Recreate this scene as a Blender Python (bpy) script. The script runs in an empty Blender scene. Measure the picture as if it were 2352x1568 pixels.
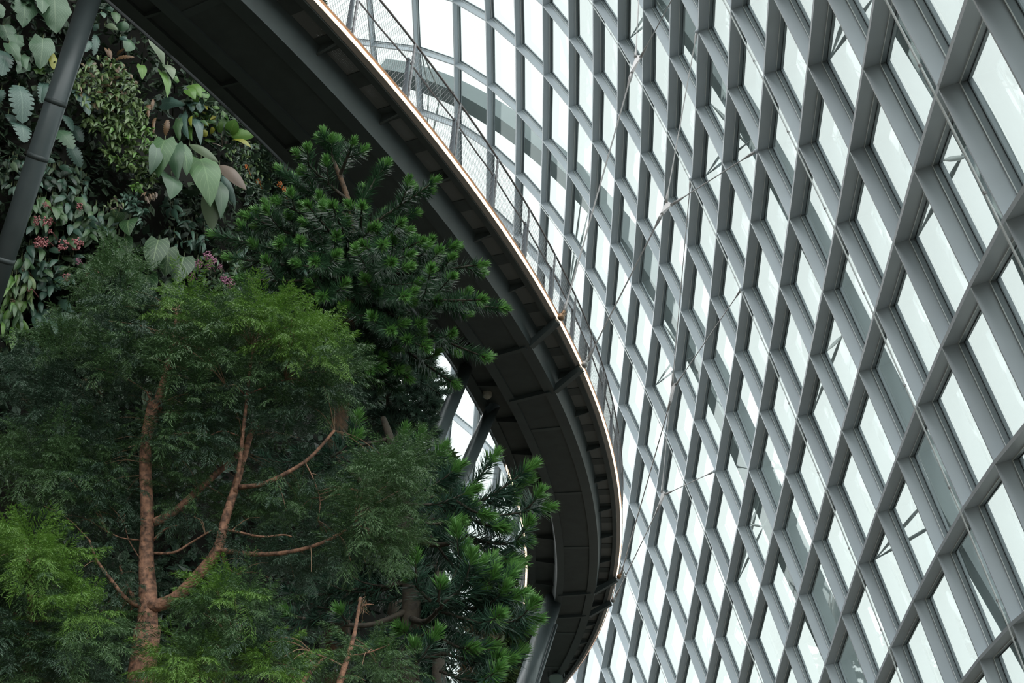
import bpy, math, random
import numpy as np
from mathutils import Vector
random.seed(7)
rng = np.random.default_rng(11)
SC = bpy.context.scene
COL = SC.collection
F = 3200.0
PITCH = math.radians(30.0)
CP, SP = math.cos(PITCH), math.sin(PITCH)
CAM = np.array([0, 0, 1.6])

def ray(px, py):
    x = (px-1176)/F; y = -(py-784)/F
    return np.array([x, CP-y*SP, SP+y*CP])
def W(px, py, Y):
    """point seen in direction px,py that stands Y metres ahead of the camera"""
    d = ray(px, py)
    return CAM+d*(Y/d[1])
def WZ(px, py, h):
    d = ray(px, py)
    return CAM+d*((h-CAM[2])/d[2])
def cam2w(p):
    p = np.asarray(p, float)
    x, y, z = p[..., 0], p[..., 1], p[..., 2]
    return np.stack([x, y*SP+z*CP, -y*CP+z*SP], -1)+CAM
def nrm(v):
    v = np.asarray(v, float); return v/(np.linalg.norm(v)+1e-12)

# ------------------------------------------------------------------ meshes
class MB:
    def __init__(s): s.v = []; s.q = []; s.t = []; s.uq = []; s.n = 0
    def add(s, v, q=None, uv=None, t=None):
        v = np.asarray(v, float).reshape(-1, 3)
        if q is not None and len(q):
            q = np.asarray(q, int).reshape(-1, 4); s.q.append(q+s.n)
            if uv is None: uv = np.zeros((len(v), 2))
            s.uq.append(np.asarray(uv, float)[q.ravel()])
        if t is not None and len(t): s.t.append(np.asarray(t, int).reshape(-1, 3)+s.n)
        s.v.append(v); s.n += len(v)
    def box8(s, c):      # c: 8 corners, bottom 0-3 ring, top 4-7 ring
        s.add(c, [(0, 3, 2, 1), (4, 5, 6, 7), (0, 1, 5, 4), (1, 2, 6, 5), (2, 3, 7, 6), (3, 0, 4, 7)])
    def bar(s, a, b, w, h, up=(0, 0, 1)):
        a = np.asarray(a, float); b = np.asarray(b, float)
        d = nrm(b-a); x = np.cross(d, up)
        if np.linalg.norm(x) < 1e-3: x = np.cross(d, (1, 0, 0))
        x = nrm(x)*w/2; y = nrm(np.cross(x, d))*h/2
        s.box8([a-x-y, a+x-y, a+x+y, a-x+y, b-x-y, b+x-y, b+x+y, b-x+y])
    def tube(s, pts, rad, n=10, cap=True):
        pts = np.asarray(pts, float); m = len(pts)
        rad = np.broadcast_to(np.asarray(rad, float), (m,))
        tg = np.gradient(pts, axis=0)
        ref = np.array([0.13, 0.2, 1.0]) if abs(nrm(tg[0])[2]) < .9 else np.array([1.0, .1, .05])
        V = []
        for i in range(m):
            d = nrm(tg[i]); x = nrm(np.cross(d, ref)); y = np.cross(d, x); ref = np.cross(x, d) if False else ref
            a = np.arange(n)*2*math.pi/n
            V.append(pts[i]+rad[i]*(np.cos(a)[:, None]*x+np.sin(a)[:, None]*y))
        V = np.concatenate(V); Q = []
        for i in range(m-1):
            for k in range(n):
                k2 = (k+1) % n
                Q.append((i*n+k, i*n+k2, (i+1)*n+k2, (i+1)*n+k))
        uv = np.zeros((len(V), 2)); uv[:, 0] = np.tile(np.arange(n)/n, m)
        L = np.concatenate([[0], np.cumsum(np.linalg.norm(np.diff(pts, axis=0), axis=1))]); uv[:, 1] = np.repeat(L, n)
        T = []
        if cap:
            V = np.concatenate([V, pts[:1], pts[-1:]]); uv = np.concatenate([uv, [[0, 0], [0, 0]]])
            for k in range(n):
                k2 = (k+1) % n
                T += [(m*n, k2, k), (m*n+1, (m-1)*n+k, (m-1)*n+k2)]
        s.add(V, Q, uv, T)
    def ball(s, c, r, k=6):
        V = []; Q = []; T = []
        for i in range(1, k):
            th = math.pi*i/k
            for j in range(k+2):
                a = 2*math.pi*j/(k+2)
                V.append((c[0]+r*math.sin(th)*math.cos(a), c[1]+r*math.sin(th)*math.sin(a), c[2]+r*math.cos(th)))
        m = k+2
        for i in range(k-2):
            for j in range(m):
                j2 = (j+1) % m; Q.append((i*m+j, (i+1)*m+j, (i+1)*m+j2, i*m+j2))
        V += [(c[0], c[1], c[2]+r), (c[0], c[1], c[2]-r)]
        for j in range(m):
            j2 = (j+1) % m; T += [(len(V)-2, j, j2), (len(V)-1, (k-2)*m+j2, (k-2)*m+j)]
        s.add(V, Q, None, T)
    def build(s, name, mat, parent=None, smooth=False):
        v = np.concatenate(s.v) if s.v else np.zeros((0, 3))
        q = np.concatenate(s.q) if s.q else np.zeros((0, 4), int)
        t = np.concatenate(s.t) if s.t else np.zeros((0, 3), int)
        org = np.zeros(3)
        if parent is None:
            org = np.array([v[:, 0].mean(), v[:, 1].mean(), v[:, 2].min()]); 
        elif parent is not None:
            org = np.array(WLOC.get(parent.name, (0, 0, 0)))
        me = bpy.data.meshes.new(name)
        me.vertices.add(len(v)); me.vertices.foreach_set('co', (v-org).ravel().astype(np.float32))
        nl = q.size+t.size
        me.loops.add(nl); me.loops.foreach_set('vertex_index', np.concatenate([q.ravel(), t.ravel()]).astype(np.int32))
        ls = np.concatenate([np.arange(len(q))*4, q.size+np.arange(len(t))*3]).astype(np.int32)
        me.polygons.add(len(ls)); me.polygons.foreach_set('loop_start', ls)
        me.update(calc_edges=True)
        if s.uq:
            uvl = me.uv_layers.new(name='UVMap')
            u = np.zeros((nl, 2)); uu = np.concatenate(s.uq); u[:len(uu)] = uu
            uvl.data.foreach_set('uv', u.ravel().astype(np.float32))
        me.materials.append(mat)
        me.polygons.foreach_set('use_smooth', np.full(len(ls), bool(smooth)))
        o = bpy.data.objects.new(name, me); COL.objects.link(o)
        if parent is not None: o.parent = parent
        else: o.location = org
        WLOC[o.name] = tuple(org)
        return o
WLOC = {}
def empty(name, loc):
    o = bpy.data.objects.new(name, None); COL.objects.link(o); o.location = loc; o.empty_display_size = .3
    WLOC[o.name] = tuple(loc)
    return o
def tag(o, label=None, cat=None, group=None, kind=None):
    if label: o['label'] = label
    if cat: o['category'] = cat
    if group: o['group'] = group
    if kind: o['kind'] = kind
    return o

# ------------------------------------------------------------------ materials
def mat(name, col, rough=.5, metal=0., col2=None, island=False, noise=0, emis=None, es=0, spec=.5, bump=0, ns=8., trans=0.):
    m = bpy.data.materials.new(name); m.use_nodes = True
    nt = m.node_tree; b = nt.nodes['Principled BSDF']
    b.inputs['Base Color'].default_value = (*col, 1); b.inputs['Roughness'].default_value = rough
    b.inputs['Metallic'].default_value = metal; b.inputs['Specular IOR Level'].default_value = spec
    if emis: b.inputs['Emission Color'].default_value = (*emis, 1); b.inputs['Emission Strength'].default_value = es
    mixsrc = None
    if island:
        g = nt.nodes.new('ShaderNodeNewGeometry'); mixsrc = g.outputs['Random Per Island']
    if noise or bump:
        tc = nt.nodes.new('ShaderNodeTexCoord'); n = nt.nodes.new('ShaderNodeTexNoise')
        n.inputs['Scale'].default_value = ns; n.inputs['Detail'].default_value = 6
        nt.links.new(tc.outputs['Object'], n.inputs['Vector'])
        if bump:
            bp = nt.nodes.new('ShaderNodeBump'); bp.inputs['Strength'].default_value = bump; bp.inputs['Distance'].default_value = .02
            nt.links.new(n.outputs['Fac'], bp.inputs['Height']); nt.links.new(bp.outputs['Normal'], b.inputs['Normal'])
        if noise and not island:
            mr = nt.nodes.new('ShaderNodeMapRange'); mr.inputs['From Min'].default_value = .35; mr.inputs['From Max'].default_value = .65
            nt.links.new(n.outputs['Fac'], mr.inputs['Value']); mixsrc = mr.outputs['Result']
    if col2 and mixsrc:
        mx = nt.nodes.new('ShaderNodeMix'); mx.data_type = 'RGBA'
        mx.inputs['A'].default_value = (*col, 1); mx.inputs['B'].default_value = (*col2, 1)
        nt.links.new(mixsrc, mx.inputs['Factor']); nt.links.new(mx.outputs['Result'], b.inputs['Base Color'])
    if trans:
        tr = nt.nodes.new('ShaderNodeBsdfTranslucent'); ms = nt.nodes.new('ShaderNodeMixShader'); ms.inputs[0].default_value = trans
        out = nt.nodes['Material Output']
        if col2 and mixsrc: nt.links.new(mx.outputs['Result'], tr.inputs['Color'])
        else: tr.inputs['Color'].default_value = (*col, 1)
        nt.links.new(b.outputs[0], ms.inputs[1]); nt.links.new(tr.outputs[0], ms.inputs[2]); nt.links.new(ms.outputs[0], out.inputs[0])
    return m
def leafmat(name, c1, c2, vein=None, freq=14., rough=.42, vw=.86, trans=.12):
    m = mat(name, c1, rough, col2=c2, island=True, trans=trans, spec=.45)
    if vein:
        nt = m.node_tree; N = nt.nodes.new; L = nt.links.new
        uv = N('ShaderNodeUVMap'); sx = N('ShaderNodeSeparateXYZ'); L(uv.outputs[0], sx.inputs[0])
        ab = N('ShaderNodeMath'); ab.operation = 'ABSOLUTE'; L(sx.outputs[0], ab.inputs[0])
        mu = N('ShaderNodeMath'); mu.operation = 'MULTIPLY_ADD'; L(ab.outputs[0], mu.inputs[0]); mu.inputs[1].default_value = -.35; L(sx.outputs[1], mu.inputs[2])
        fr = N('ShaderNodeMath'); fr.operation = 'MULTIPLY'; L(mu.outputs[0], fr.inputs[0]); fr.inputs[1].default_value = freq
        fc = N('ShaderNodeMath'); fc.operation = 'FRACT'; L(fr.outputs[0], fc.inputs[0])
        gt = N('ShaderNodeMath'); gt.operation = 'GREATER_THAN'; L(fc.outputs[0], gt.inputs[0]); gt.inputs[1].default_value = vw
        lt = N('ShaderNodeMath'); lt.operation = 'LESS_THAN'; L(ab.outputs[0], lt.inputs[0]); lt.inputs[1].default_value = .05
        mxx = N('ShaderNodeMath'); mxx.operation = 'MAXIMUM'; L(gt.outputs[0], mxx.inputs[0]); L(lt.outputs[0], mxx.inputs[1])
        mm = N('ShaderNodeMath'); mm.operation = 'MULTIPLY'; L(mxx.outputs[0], mm.inputs[0]); mm.inputs[1].default_value = .9
        base = [n for n in nt.nodes if n.type == 'MIX'][0]
        mx = N('ShaderNodeMix'); mx.data_type = 'RGBA'; L(mm.outputs[0], mx.inputs['Factor']); L(base.outputs['Result'], mx.inputs['A']); mx.inputs['B'].default_value = (*vein, 1)
        L(mx.outputs['Result'], nt.nodes['Principled BSDF'].inputs['Base Color'])
    return m
M = {}
M['fin'] = mat('painted_steel', (.58, .635, .69), .45, col2=(.55, .60, .65), noise=1, ns=1.5)
M['frame'] = mat('window_aluminium', (.26, .30, .325), .4)
M['arch'] = mat('outer_steel', (.34, .40, .41), .5, col2=(.30, .35, .37), noise=1, ns=.4)
M['strut'] = mat('strut_steel', (.8, .84, .84), .4)
M['soffit'] = mat('dark_soffit', (.062, .078, .079), .55, col2=(.05, .062, .063), noise=1, ns=3, bump=.05)
M['girder'] = mat('dark_green_steel', (.07, .09, .092), .45, col2=(.06, .075, .078), noise=1, ns=2)
M['column'] = mat('column_paint', (.105, .13, .137), .33, col2=(.085, .108, .113), noise=1, ns=3)
M['tan'] = mat('fascia_metal', (.5, .44, .41), .45)
M['copper'] = mat('copper_edge', (.42, .20, .09), .4, metal=.5)
M['led'] = mat('light_strip', (1, .9, .75), .4, emis=(1, .82, .60), es=1.15)
M['steel'] = mat('stainless_steel', (.42, .41, .41), .35, metal=.35)
M['rope'] = mat('wire_rope', (.22, .19, .19), .5, metal=.3)
M['net'] = mat('net_wire', (.25, .25, .26), .5, metal=.3)
M['post'] = mat('post_steel', (.13, .15, .17), .4)
M['bronze'] = mat('bronze_clamp', (.36, .22, .13), .4, metal=.5)
M['lampbody'] = mat('lamp_housing', (.09, .12, .12), .4)
M['lens'] = mat('lamp_lens', (.22, .30, .28), .12)
M['cream'] = mat('cream_plastic', (.50, .48, .42), .5)
M['soil'] = mat('planted_wall_soil', (.010, .012, .009), .9, col2=(.016, .014, .010), noise=1, ns=1.2, bump=.5)  # near-black: the deep shade between plants is put into the soil colour
M['ledge_glint'] = mat('ledge_highlight', (.8, .82, .82), .4)  # pale tone stands for light caught on the frame ledge
M['gasket'] = mat('rubber_gasket', (.015, .02, .025), .5)
M['ground'] = mat('garden_ground', (.05, .05, .035), .9, col2=(.09, .07, .05), noise=1, ns=.5)
M['plaza'] = mat('outside_ground', (.05, .06, .05), .9)

def glass_mat():
    m = bpy.data.materials.new('window_glass'); m.use_nodes = True; nt = m.node_tree; nt.nodes.clear()
    N = nt.nodes.new; L = nt.links.new
    out = N('ShaderNodeOutputMaterial'); tr = N('ShaderNodeBsdfTransparent'); gl = N('ShaderNodeBsdfGlossy'); mx = N('ShaderNodeMixShader')
    tr.inputs['Color'].default_value = (.60, .628, .62, 1); gl.inputs['Roughness'].default_value = .02; gl.inputs['Color'].default_value = (.9, .97, .96, 1)
    ge = N('ShaderNodeNewGeometry'); dt = N('ShaderNodeVectorMath'); dt.operation = 'DOT_PRODUCT'; L(ge.outputs['Incoming'], dt.inputs[0]); L(ge.outputs['Normal'], dt.inputs[1])
    ab = N('ShaderNodeMath'); ab.operation = 'ABSOLUTE'; L(dt.outputs['Value'], ab.inputs[0])
    om = N('ShaderNodeMath'); om.operation = 'SUBTRACT'; om.inputs[0].default_value = 1; L(ab.outputs[0], om.inputs[1])
    pw = N('ShaderNodeMath'); pw.operation = 'POWER'; pw.inputs[1].default_value = 5; L(om.outputs[0], pw.inputs[0])
    mr = N('ShaderNodeMath'); mr.operation = 'MULTIPLY_ADD'; mr.inputs[1].default_value = .6; mr.inputs[2].default_value = .025; L(pw.outputs[0], mr.inputs[0])
    L(mr.outputs[0], mx.inputs[0]); L(tr.outputs[0], mx.inputs[1]); L(gl.outputs[0], mx.inputs[2]); L(mx.outputs[0], out.inputs[0])
    return m
M['glass'] = glass_mat()
def perf_mat():
    m = mat('perforated_sheet', (.15, .16, .16), .5); nt = m.node_tree; N = nt.nodes.new; L = nt.links.new
    uv = N('ShaderNodeUVMap'); vm = N('ShaderNodeVectorMath'); vm.operation = 'SCALE'; vm.inputs['Scale'].default_value = 30.0; L(uv.outputs[0], vm.inputs[0])
    fr = N('ShaderNodeVectorMath'); fr.operation = 'FRACTION'; L(vm.outputs[0], fr.inputs[0])
    ds = N('ShaderNodeVectorMath'); ds.operation = 'DISTANCE'; L(fr.outputs[0], ds.inputs[0]); ds.inputs[1].default_value = (.5, .5, 0)
    lt = N('ShaderNodeMath'); lt.operation = 'LESS_THAN'; L(ds.outputs['Value'], lt.inputs[0]); lt.inputs[1].default_value = .09
    tr = N('ShaderNodeBsdfTransparent'); mx = N('ShaderNodeMixShader'); L(lt.outputs[0], mx.inputs[0])
    L(nt.nodes['Principled BSDF'].outputs[0], mx.inputs[1]); L(tr.outputs[0], mx.inputs[2]); L(mx.outputs[0], nt.nodes['Material Output'].inputs[0])
    return m
M['perf'] = perf_mat()
# bark
M['redbark'] = mat('red_bark', (.33, .17, .105), .8, col2=(.08, .045, .03), noise=1, ns=26, bump=.9)
M['darkbark'] = mat('dark_bark', (.055, .045, .03), .8, col2=(.03, .025, .018), noise=1, ns=12, bump=.8)
M['scalebark'] = mat('scaly_bark', (.13, .075, .04), .8, col2=(.05, .035, .02), noise=1, ns=22, bump=1.)
M['twig'] = mat('twig_wood', (.19, .12, .07), .7)
M['stem'] = mat('leaf_stem', (.06, .08, .03), .6)
# leaves
M['needle'] = leafmat('conifer_needles', (.018, .058, .027), (.042, .10, .045), rough=.33)
M['needlet'] = leafmat('young_conifer_needles', (.075, .21, .05), (.14, .31, .075), rough=.4, trans=.2)
M['needle2'] = leafmat('cunninghamia_needles', (.025, .065, .045), (.05, .115, .07), rough=.33)
M['needle3'] = leafmat('blue_conifer_needles', (.045, .085, .065), (.075, .135, .09), rough=.5)
M['feather'] = leafmat('weeping_foliage', (.034, .084, .031), (.07, .138, .044), rough=.5, trans=.2)
M['featherb'] = leafmat('weeping_foliage_young', (.068, .165, .022), (.125, .24, .038), rough=.5, trans=.25)
M['featherd'] = leafmat('weeping_foliage_blue', (.025, .058, .034), (.044, .088, .05), rough=.5, trans=.15)
M['under'] = leafmat('undergrowth_leaves', (.03, .06, .04), (.07, .11, .06), rough=.5)
M['blue'] = leafmat('blue_green_leaves', (.035, .08, .066), (.065, .125, .10), vein=(.11, .18, .14), freq=9)
M['ruffle'] = leafmat('ruffled_leaves', (.038, .088, .048), (.065, .13, .07), vein=(.13, .2, .12), freq=12)
M['taro'] = leafmat('taro_leaves', (.045, .115, .045), (.07, .155, .055), vein=(.12, .22, .09), freq=7, vw=.90)
M['tarod'] = leafmat('taro_leaves_deep', (.04, .09, .05), (.055, .12, .06), vein=(.08, .15, .08), freq=7, vw=.93)
M['pale'] = leafmat('pale_leaf_backs', (.11, .16, .09), (.15, .2, .12))
M['pink'] = leafmat('dry_leaf_backs', (.2, .16, .135), (.23, .18, .145))
M['bright'] = leafmat('bright_leaves', (.06, .16, .03), (.10, .21, .035), vein=(.16, .25, .07), freq=7, vw=.92)
M['yellow'] = leafmat('yellowing_leaves', (.16, .19, .02), (.26, .25, .03))
M['small'] = leafmat('small_shrub_leaves', (.055, .105, .035), (.12, .18, .06), rough=.4)
M['smallr'] = leafmat('reddish_shrub_leaves', (.13, .11, .06), (.2, .13, .08))
M['medi'] = leafmat('oval_leaves', (.035, .085, .035), (.07, .14, .055), vein=(.1, .17, .08), freq=5, vw=.92)
M['medib'] = leafmat('oval_leaves_cool', (.04, .09, .065), (.07, .14, .095))
M['anth'] = leafmat('anthurium_leaves', (.022, .068, .024), (.035, .092, .032), vein=(.17, .26, .12), freq=6.5, vw=.90)
M['fern'] = leafmat('fern_fronds', (.025, .06, .025), (.05, .10, .04))
M['brownf'] = leafmat('dry_fronds', (.12, .07, .035), (.17, .10, .05))
M['dark'] = leafmat('shade_toned_leaves', (.014, .034, .022), (.03, .06, .036))  # greens lowered to paint the shade of the hollows into the leaves
M['pinkfl'] = mat('pink_flowers', (.40, .13, .14), .5, col2=(.52, .23, .23), island=True)
M['purpfl'] = mat('mauve_flowers', (.40, .16, .26), .5, col2=(.52, .26, .36), island=True)
M['orange'] = mat('orange_flowers', (.65, .16, .03), .5, col2=(.75, .25, .06), island=True)

# ------------------------------------------------------------------ camera, light
cam = bpy.data.cameras.new('camera'); co = bpy.data.objects.new('camera', cam); COL.objects.link(co)
co.location = CAM; co.rotation_euler = (math.radians(90)+PITCH, 0, 0)
cam.sensor_width = 36; cam.lens = 36*F/2352; cam.clip_end = 500; SC.camera = co
SC.view_settings.view_transform = 'Standard'; SC.view_settings.look = 'None'; SC.view_settings.gamma = 1; SC.view_settings.use_curve_mapping = False
SC.view_settings.exposure = 0.8
wd = bpy.data.worlds.new('overcast_sky'); SC.world = wd; wd.use_nodes = True
nt = wd.node_tree; N = nt.nodes.new; bg = nt.nodes['Background']
tc = N('ShaderNodeTexCoord'); sp = N('ShaderNodeSeparateXYZ'); nt.links.new(tc.outputs['Generated'], sp.inputs[0])
rp = N('ShaderNodeValToRGB'); nt.links.new(sp.outputs[2], rp.inputs[0])
E_ = rp.color_ramp.elements; E_[0].position = 0.0; E_[0].color = (.10, .12, .11, 1); E_[1].position = .05; E_[1].color = (.93, .98, .97, 1)
e = E_.new(.6); e.color = (.97, 1.0, 1.0, 1)
nt.links.new(rp.outputs[0], bg.inputs[0]); bg.inputs[1].default_value = 1.75
sun = bpy.data.lights.new('veiled_sun', 'SUN'); sun.energy = .5; sun.angle = math.radians(60); sun.color = (1, .98, .95)
so = bpy.data.objects.new('veiled_sun', sun); COL.objects.link(so); so.rotation_euler = (math.radians(25), math.radians(-35), 0); so.location = (10, 0, 60)
# ------------------------------------------------------------------ the glazed shell (a smooth curved surface with a diamond grid)
CF = np.array([4.52779, -4.3529, 45.80541, 0.72417, 14.50431, 18.36408, -1.74905, 3.97788, -3.19967, -0.17431, -0.82525, -0.49349, 0.1998, 0.07352, 0.13953, 5.69108, 15.02283, -12.35587, 0.22354, -1.19351, -0.59227, -0.58812, -0.37503, -0.10407, 0.56249, 0.42045, 0.1598, -2.00126, 0.79895, -0.17173, -0.00359, -0.45142, 0.0098, 0.70257, 0.48093, 0.60039, 2.02022, -1.36091, 1.48104, 0.09902, 1.00861, 0.76202, -0.81992, 1.26825, 0.01232]).reshape(15, 3)
EX = [(i, j) for i in range(5) for j in range(5-i)]
NODES = [(0,0,2305,503),(0,1,2227,656),(0,2,2161,796),(0,3,2105,928),(0,4,2059,1054),(0,5,2012.6,1175.7),(0,6,1970,1294),(0,7,1932,1411),(0,8,1895,1527),(1,2,2283.5,1063),(1,3,2211,1168),(1,4,2150.6,1274.5),(1,5,2097,1378.5),(1,6,2046,1485),(2,3,2323,1431),(2,4,2249,1512.5),(-1,0,2154,203),(-1,1,2098,389),(-1,2,2052,558),(-1,3,2010,712),(-1,4,1971,851),(-1,5,1932,987),(-1,6,1898,1116.6),(-1,7,1865,1243),(-1,8,1833,1366),(-1,9,1802,1487),(-2,1,1981,158),(-2,2,1951,347),(-2,3,1920,512),(-2,4,1888,670),(-2,5,1858,816),(-2,6,1830,956),(-2,7,1805,1088),(-2,8,1774.6,1219),(-2,9,1747,1344),(-2,10,1716.7,1470),(-3,2,1854,151),(-3,3,1833,337),(-3,4,1812,501),(-3,5,1791,658),(-3,6,1766.5,805),(-3,7,1743.7,943.7),(-3,8,1718.5,1080),(-3,9,1693,1210),(-3,10,1667,1339),(-3,11,1641.7,1465.6),(-4,3,1755,168),(-4,4,1738.5,347),(-4,5,1722.7,508.6),(-4,6,1705,663),(-4,7,1687.6,808.7),(-4,8,1664.8,947),(-4,9,1642.4,1080),(-4,10,1619,1215.6),(-4,11,1595,1342),(-4,12,1571.7,1470),(-5,3,1678,22),(-5,4,1670,203.4),(-5,5,1658.5,373.5),(-5,6,1646,533),(-5,7,1630.7,682),(-5,8,1613,827),(-5,9,1592,964.7),(-5,10,1571,1098.5),(-5,11,1550,1230),(-5,12,1529,1358.6),(-5,13,1503,1485.5),(-6,4,1602,72),(-6,5,1597.5,248),(-6,6,1588.7,411),(-6,7,1578,565),(-6,8,1563,714),(-6,9,1549.7,850.8),(-6,10,1528,989),(-6,11,1507.6,1126.8),(-6,12,1485.5,1256.5),(-6,13,1463,1382),(-6,14,1440,1508),(-7,5,1536.8,131.5),(-7,6,1532,298),(-7,7,1526,456),(-7,8,1513,607),(-7,9,1498,751),(-7,10,1480.6,889),(-7,11,1463,1022.6),(-7,12,1443.8,1155.8),(-7,13,1425,1286),(-7,14,1403,1410),(-7,15,1379.7,1533),(-8,5,1475,23),(-8,6,1475,191),(-8,7,1471,352),(-8,8,1461,505),(-8,9,1449.8,652.6),(-8,10,1434,794.6),(-8,11,1419,930.7),(-9,6,1418,94.7),(-9,7,1417.5,260),(-9,8,1411.5,411),(-9,9,1401,561),(-9,10,1389.4,703),(-9,11,1378,838),(-10,6,1361,7),(-10,7,1361.5,172),(-10,8,1360,327),(-10,9,1354,476),(-10,10,1343.5,620),(-11,7,1307,89.4),(-11,8,1307,246),(-11,9,1303,397),(-11,10,1294,540),(-12,7,1247,11),(-12,8,1248,174),(-12,9,1245.5,323.7),(-12,10,1241.5,468.7),(-12,16,1169,1253),(-13,8,1184,109),(-13,9,1186.6,259),(-13,10,1184,402),(-13,15,1137,1058),(-14,8,1117,46),(-14,9,1118.7,196.4),(-14,10,1118.7,341.5),(-14,15,1085,1002),(-14,14,1093,870),(-15,9,1046,147),(-15,10,1043,290),(-15,8,1043,5),(-15,14,1040,832),(-16,9,951,116),(-16,10,957,264),(-17,9,848,112)]
def surf0(a, b):
    q0, q1 = (a+7.5)/9.5, (b-7.5)/7.5
    return sum(CF[k]*(q0**i)*(q1**j) for k, (i, j) in enumerate(EX))
_res = []
for (a, b, px, py) in NODES:
    p = surf0(a, b); z = p[2]
    _res.append((a, b, (px-1176)/F*z-p[0], (py-784)/F*z-p[1]))
_res = np.array(_res)
def surf(a, b):
    p = surf0(a, b).copy()
    w = np.exp(-((_res[:, 0]-a)**2+(_res[:, 1]-b)**2)/(2*.55**2))
    s = w.sum()+.25
    p[0] += (w*_res[:, 2]).sum()/s; p[1] += (w*_res[:, 3]).sum()/s
    return cam2w(p)
def snorm(a, b):
    e = .05
    def s(a, b): return cam2w(surf0(a, b))
    return nrm(np.cross(s(a+e, b)-s(a-e, b), s(a, b+e)-s(a, b-e)))
_c = {}
def node(a, b):
    if (a, b) not in _c: _c[(a, b)] = (surf(a, b), snorm(a, b))
    return _c[(a, b)]
if np.dot(node(-4, 6)[1], [1, 0, 0]) < 0: raise SystemExit('normal sign')
def topx(p):
    d = p-CAM; z = d[1]*CP+d[2]*SP; y = -(d[2]*CP-d[1]*SP)
    return 1176+F*d[0]/z, 784+F*y/z, z
CELLS = []
for a in range(-18, 4):
    for b in range(-3, 20):
        pp = [topx(node(a+i, b+j)[0]) for i, j in ((0, 0), (1, 0), (1, 1), (0, 1))]
        if any(p[2] < 6 for p in pp): continue
        xs = [p[0] for p in pp]; ys = [p[1] for p in pp]
        if max(xs) < 560 or min(xs) > 2620 or max(ys) < -330 or min(ys) > 1800: continue
        if a >= 1 and b < 0: continue
        if max(xs)-min(xs) > 700: continue
        if max(xs) < 985 and min(ys) > 420: continue
        CELLS.append((a, b))
CS = set(CELLS)
D1, D2 = .26, .37
shell = empty('wall_right', tuple(node(-4, 12)[0])); tag(shell, kind='structure')
shell['label'] = 'curved grey steel diamond grid carrying the glass roof on the right'
def fin(mb, p0, n0, p1, n1, d0, d1, t):
    e = p1-p0; s0 = nrm(np.cross(e, n0))*t/2; s1 = nrm(np.cross(e, n1))*t/2
    mb.box8([p0+n0*d0-s0, p0+n0*d0+s0, p0+n0*d1+s0, p0+n0*d1-s0, p1+n1*d0-s1, p1+n1*d0+s1, p1+n1*d1+s1, p1+n1*d1-s1])
for a in range(-18, 5):
    mb = MB(); k = 0
    for b in range(-3, 20):
        if (a, b) in CS or (a-1, b) in CS:
            fin(mb, *node(a, b), *node(a, b+1), 0, D2+.05, .06); k += 1
    if k: mb.build('steel_fin', M['fin'], shell)
for b in range(-3, 21):
    mb = MB(); k = 0
    for a in range(-18, 4):
        if (a, b) in CS or (a, b-1) in CS:
            fin(mb, *node(a, b), *node(a+1, b), .004, D2+.05, .055); k += 1
    if k: mb.build('steel_fin', M['fin'], shell)
def inset(c, w):
    c = np.array(c); out = []
    for k in range(4):
        e1 = nrm(c[(k+1) % 4]-c[k]); e2 = nrm(c[(k-1) % 4]-c[k]); s = np.linalg.norm(np.cross(e1, e2))
        out.append(c[k]+(e1+e2)*w/max(s, .2))
    return np.array(out)
for k, (a, b) in enumerate(CELLS):
    nd = [node(a, b), node(a+1, b), node(a+1, b+1), node(a, b+1)]
    ring = lambda d, w: inset([p+n*d for p, n in nd], w)
    R = [ring(D1, .025), ring(D1, .048), ring(D2, .048), ring(D2, .025)]
    mb = MB(); V = np.concatenate(R); Q = []
    for r in range(4):
        r2 = (r+1) % 4
        for i in range(4):
            j = (i+1) % 4; Q.append((r*4+i, r*4+j, r2*4+j, r2*4+i))
    mb.add(V, Q)
    wo = mb.build('window_%d' % (k+1), M['frame']); tag(wo, kind='structure')
    g = MB(); ra, rb, rc, rd = ring(D1-.012, .024), ring(D1-.012, .052), ring(D1+.002, .052), ring(D1+.002, .024); V = np.concatenate([ra, rb, rc, rd]); g.add(V, Q); g.build('ledge_highlight', M['ledge_glint'], wo)  # added pale strip, a painted highlight along the frame's step
    g = MB(); ra, rb, rc, rd = ring(D2-.026, .046), ring(D2-.026, .062), ring(D2-.019, .062), ring(D2-.019, .046); g.add(np.concatenate([ra, rb, rc, rd]), Q); g.build('gasket', M['gasket'], wo)
    g = MB(); A_ = ring(D2-.02, .04); B_ = ring(D2-.008, .04); g.box8(np.concatenate([A_, B_])); g.build('glass_pane', M['glass'], wo)
# thin pipes that follow some of the grid lines
for b, a0, a1, lab in ((0, -4, 1, 'thin sprinkler pipe across the top right corner of the glass grid'), (3, -8, 3, 'thin sprinkler pipe along the grid, second from the right corner'),
                  (6, -12, 4, 'thin sprinkler pipe crossing the middle of the glass grid'), (10, -12, 3, 'thin sprinkler pipe crossing the glass grid low beside the walkway'),
                  (13, -9, 3, 'thin sprinkler pipe across the lower glass grid, lowest of the pipes')):
    pts = [node(a, b)[0]-node(a, b)[1]*.06 for a in range(a0, a1+1) if topx(node(a, b)[0])[2] > 8]
    mb = MB(); mb.tube(pts, .016, 8); pipe = mb.build('sprinkler_pipe', M['strut']); tag(pipe, lab, 'pipe', 'sprinkler pipes on the glass grid')
    for i in range(len(pts)-1):
        for t in (.33, .8):
            c = pts[i]*(1-t)+pts[i+1]*t; d = nrm(pts[i+1]-pts[i]); cb = MB(); cb.tube([c-d*.02, c+d*.02], .026, 8); 
            if t > .5: cb.build('pipe_clip', M['steel'], pipe)
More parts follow.
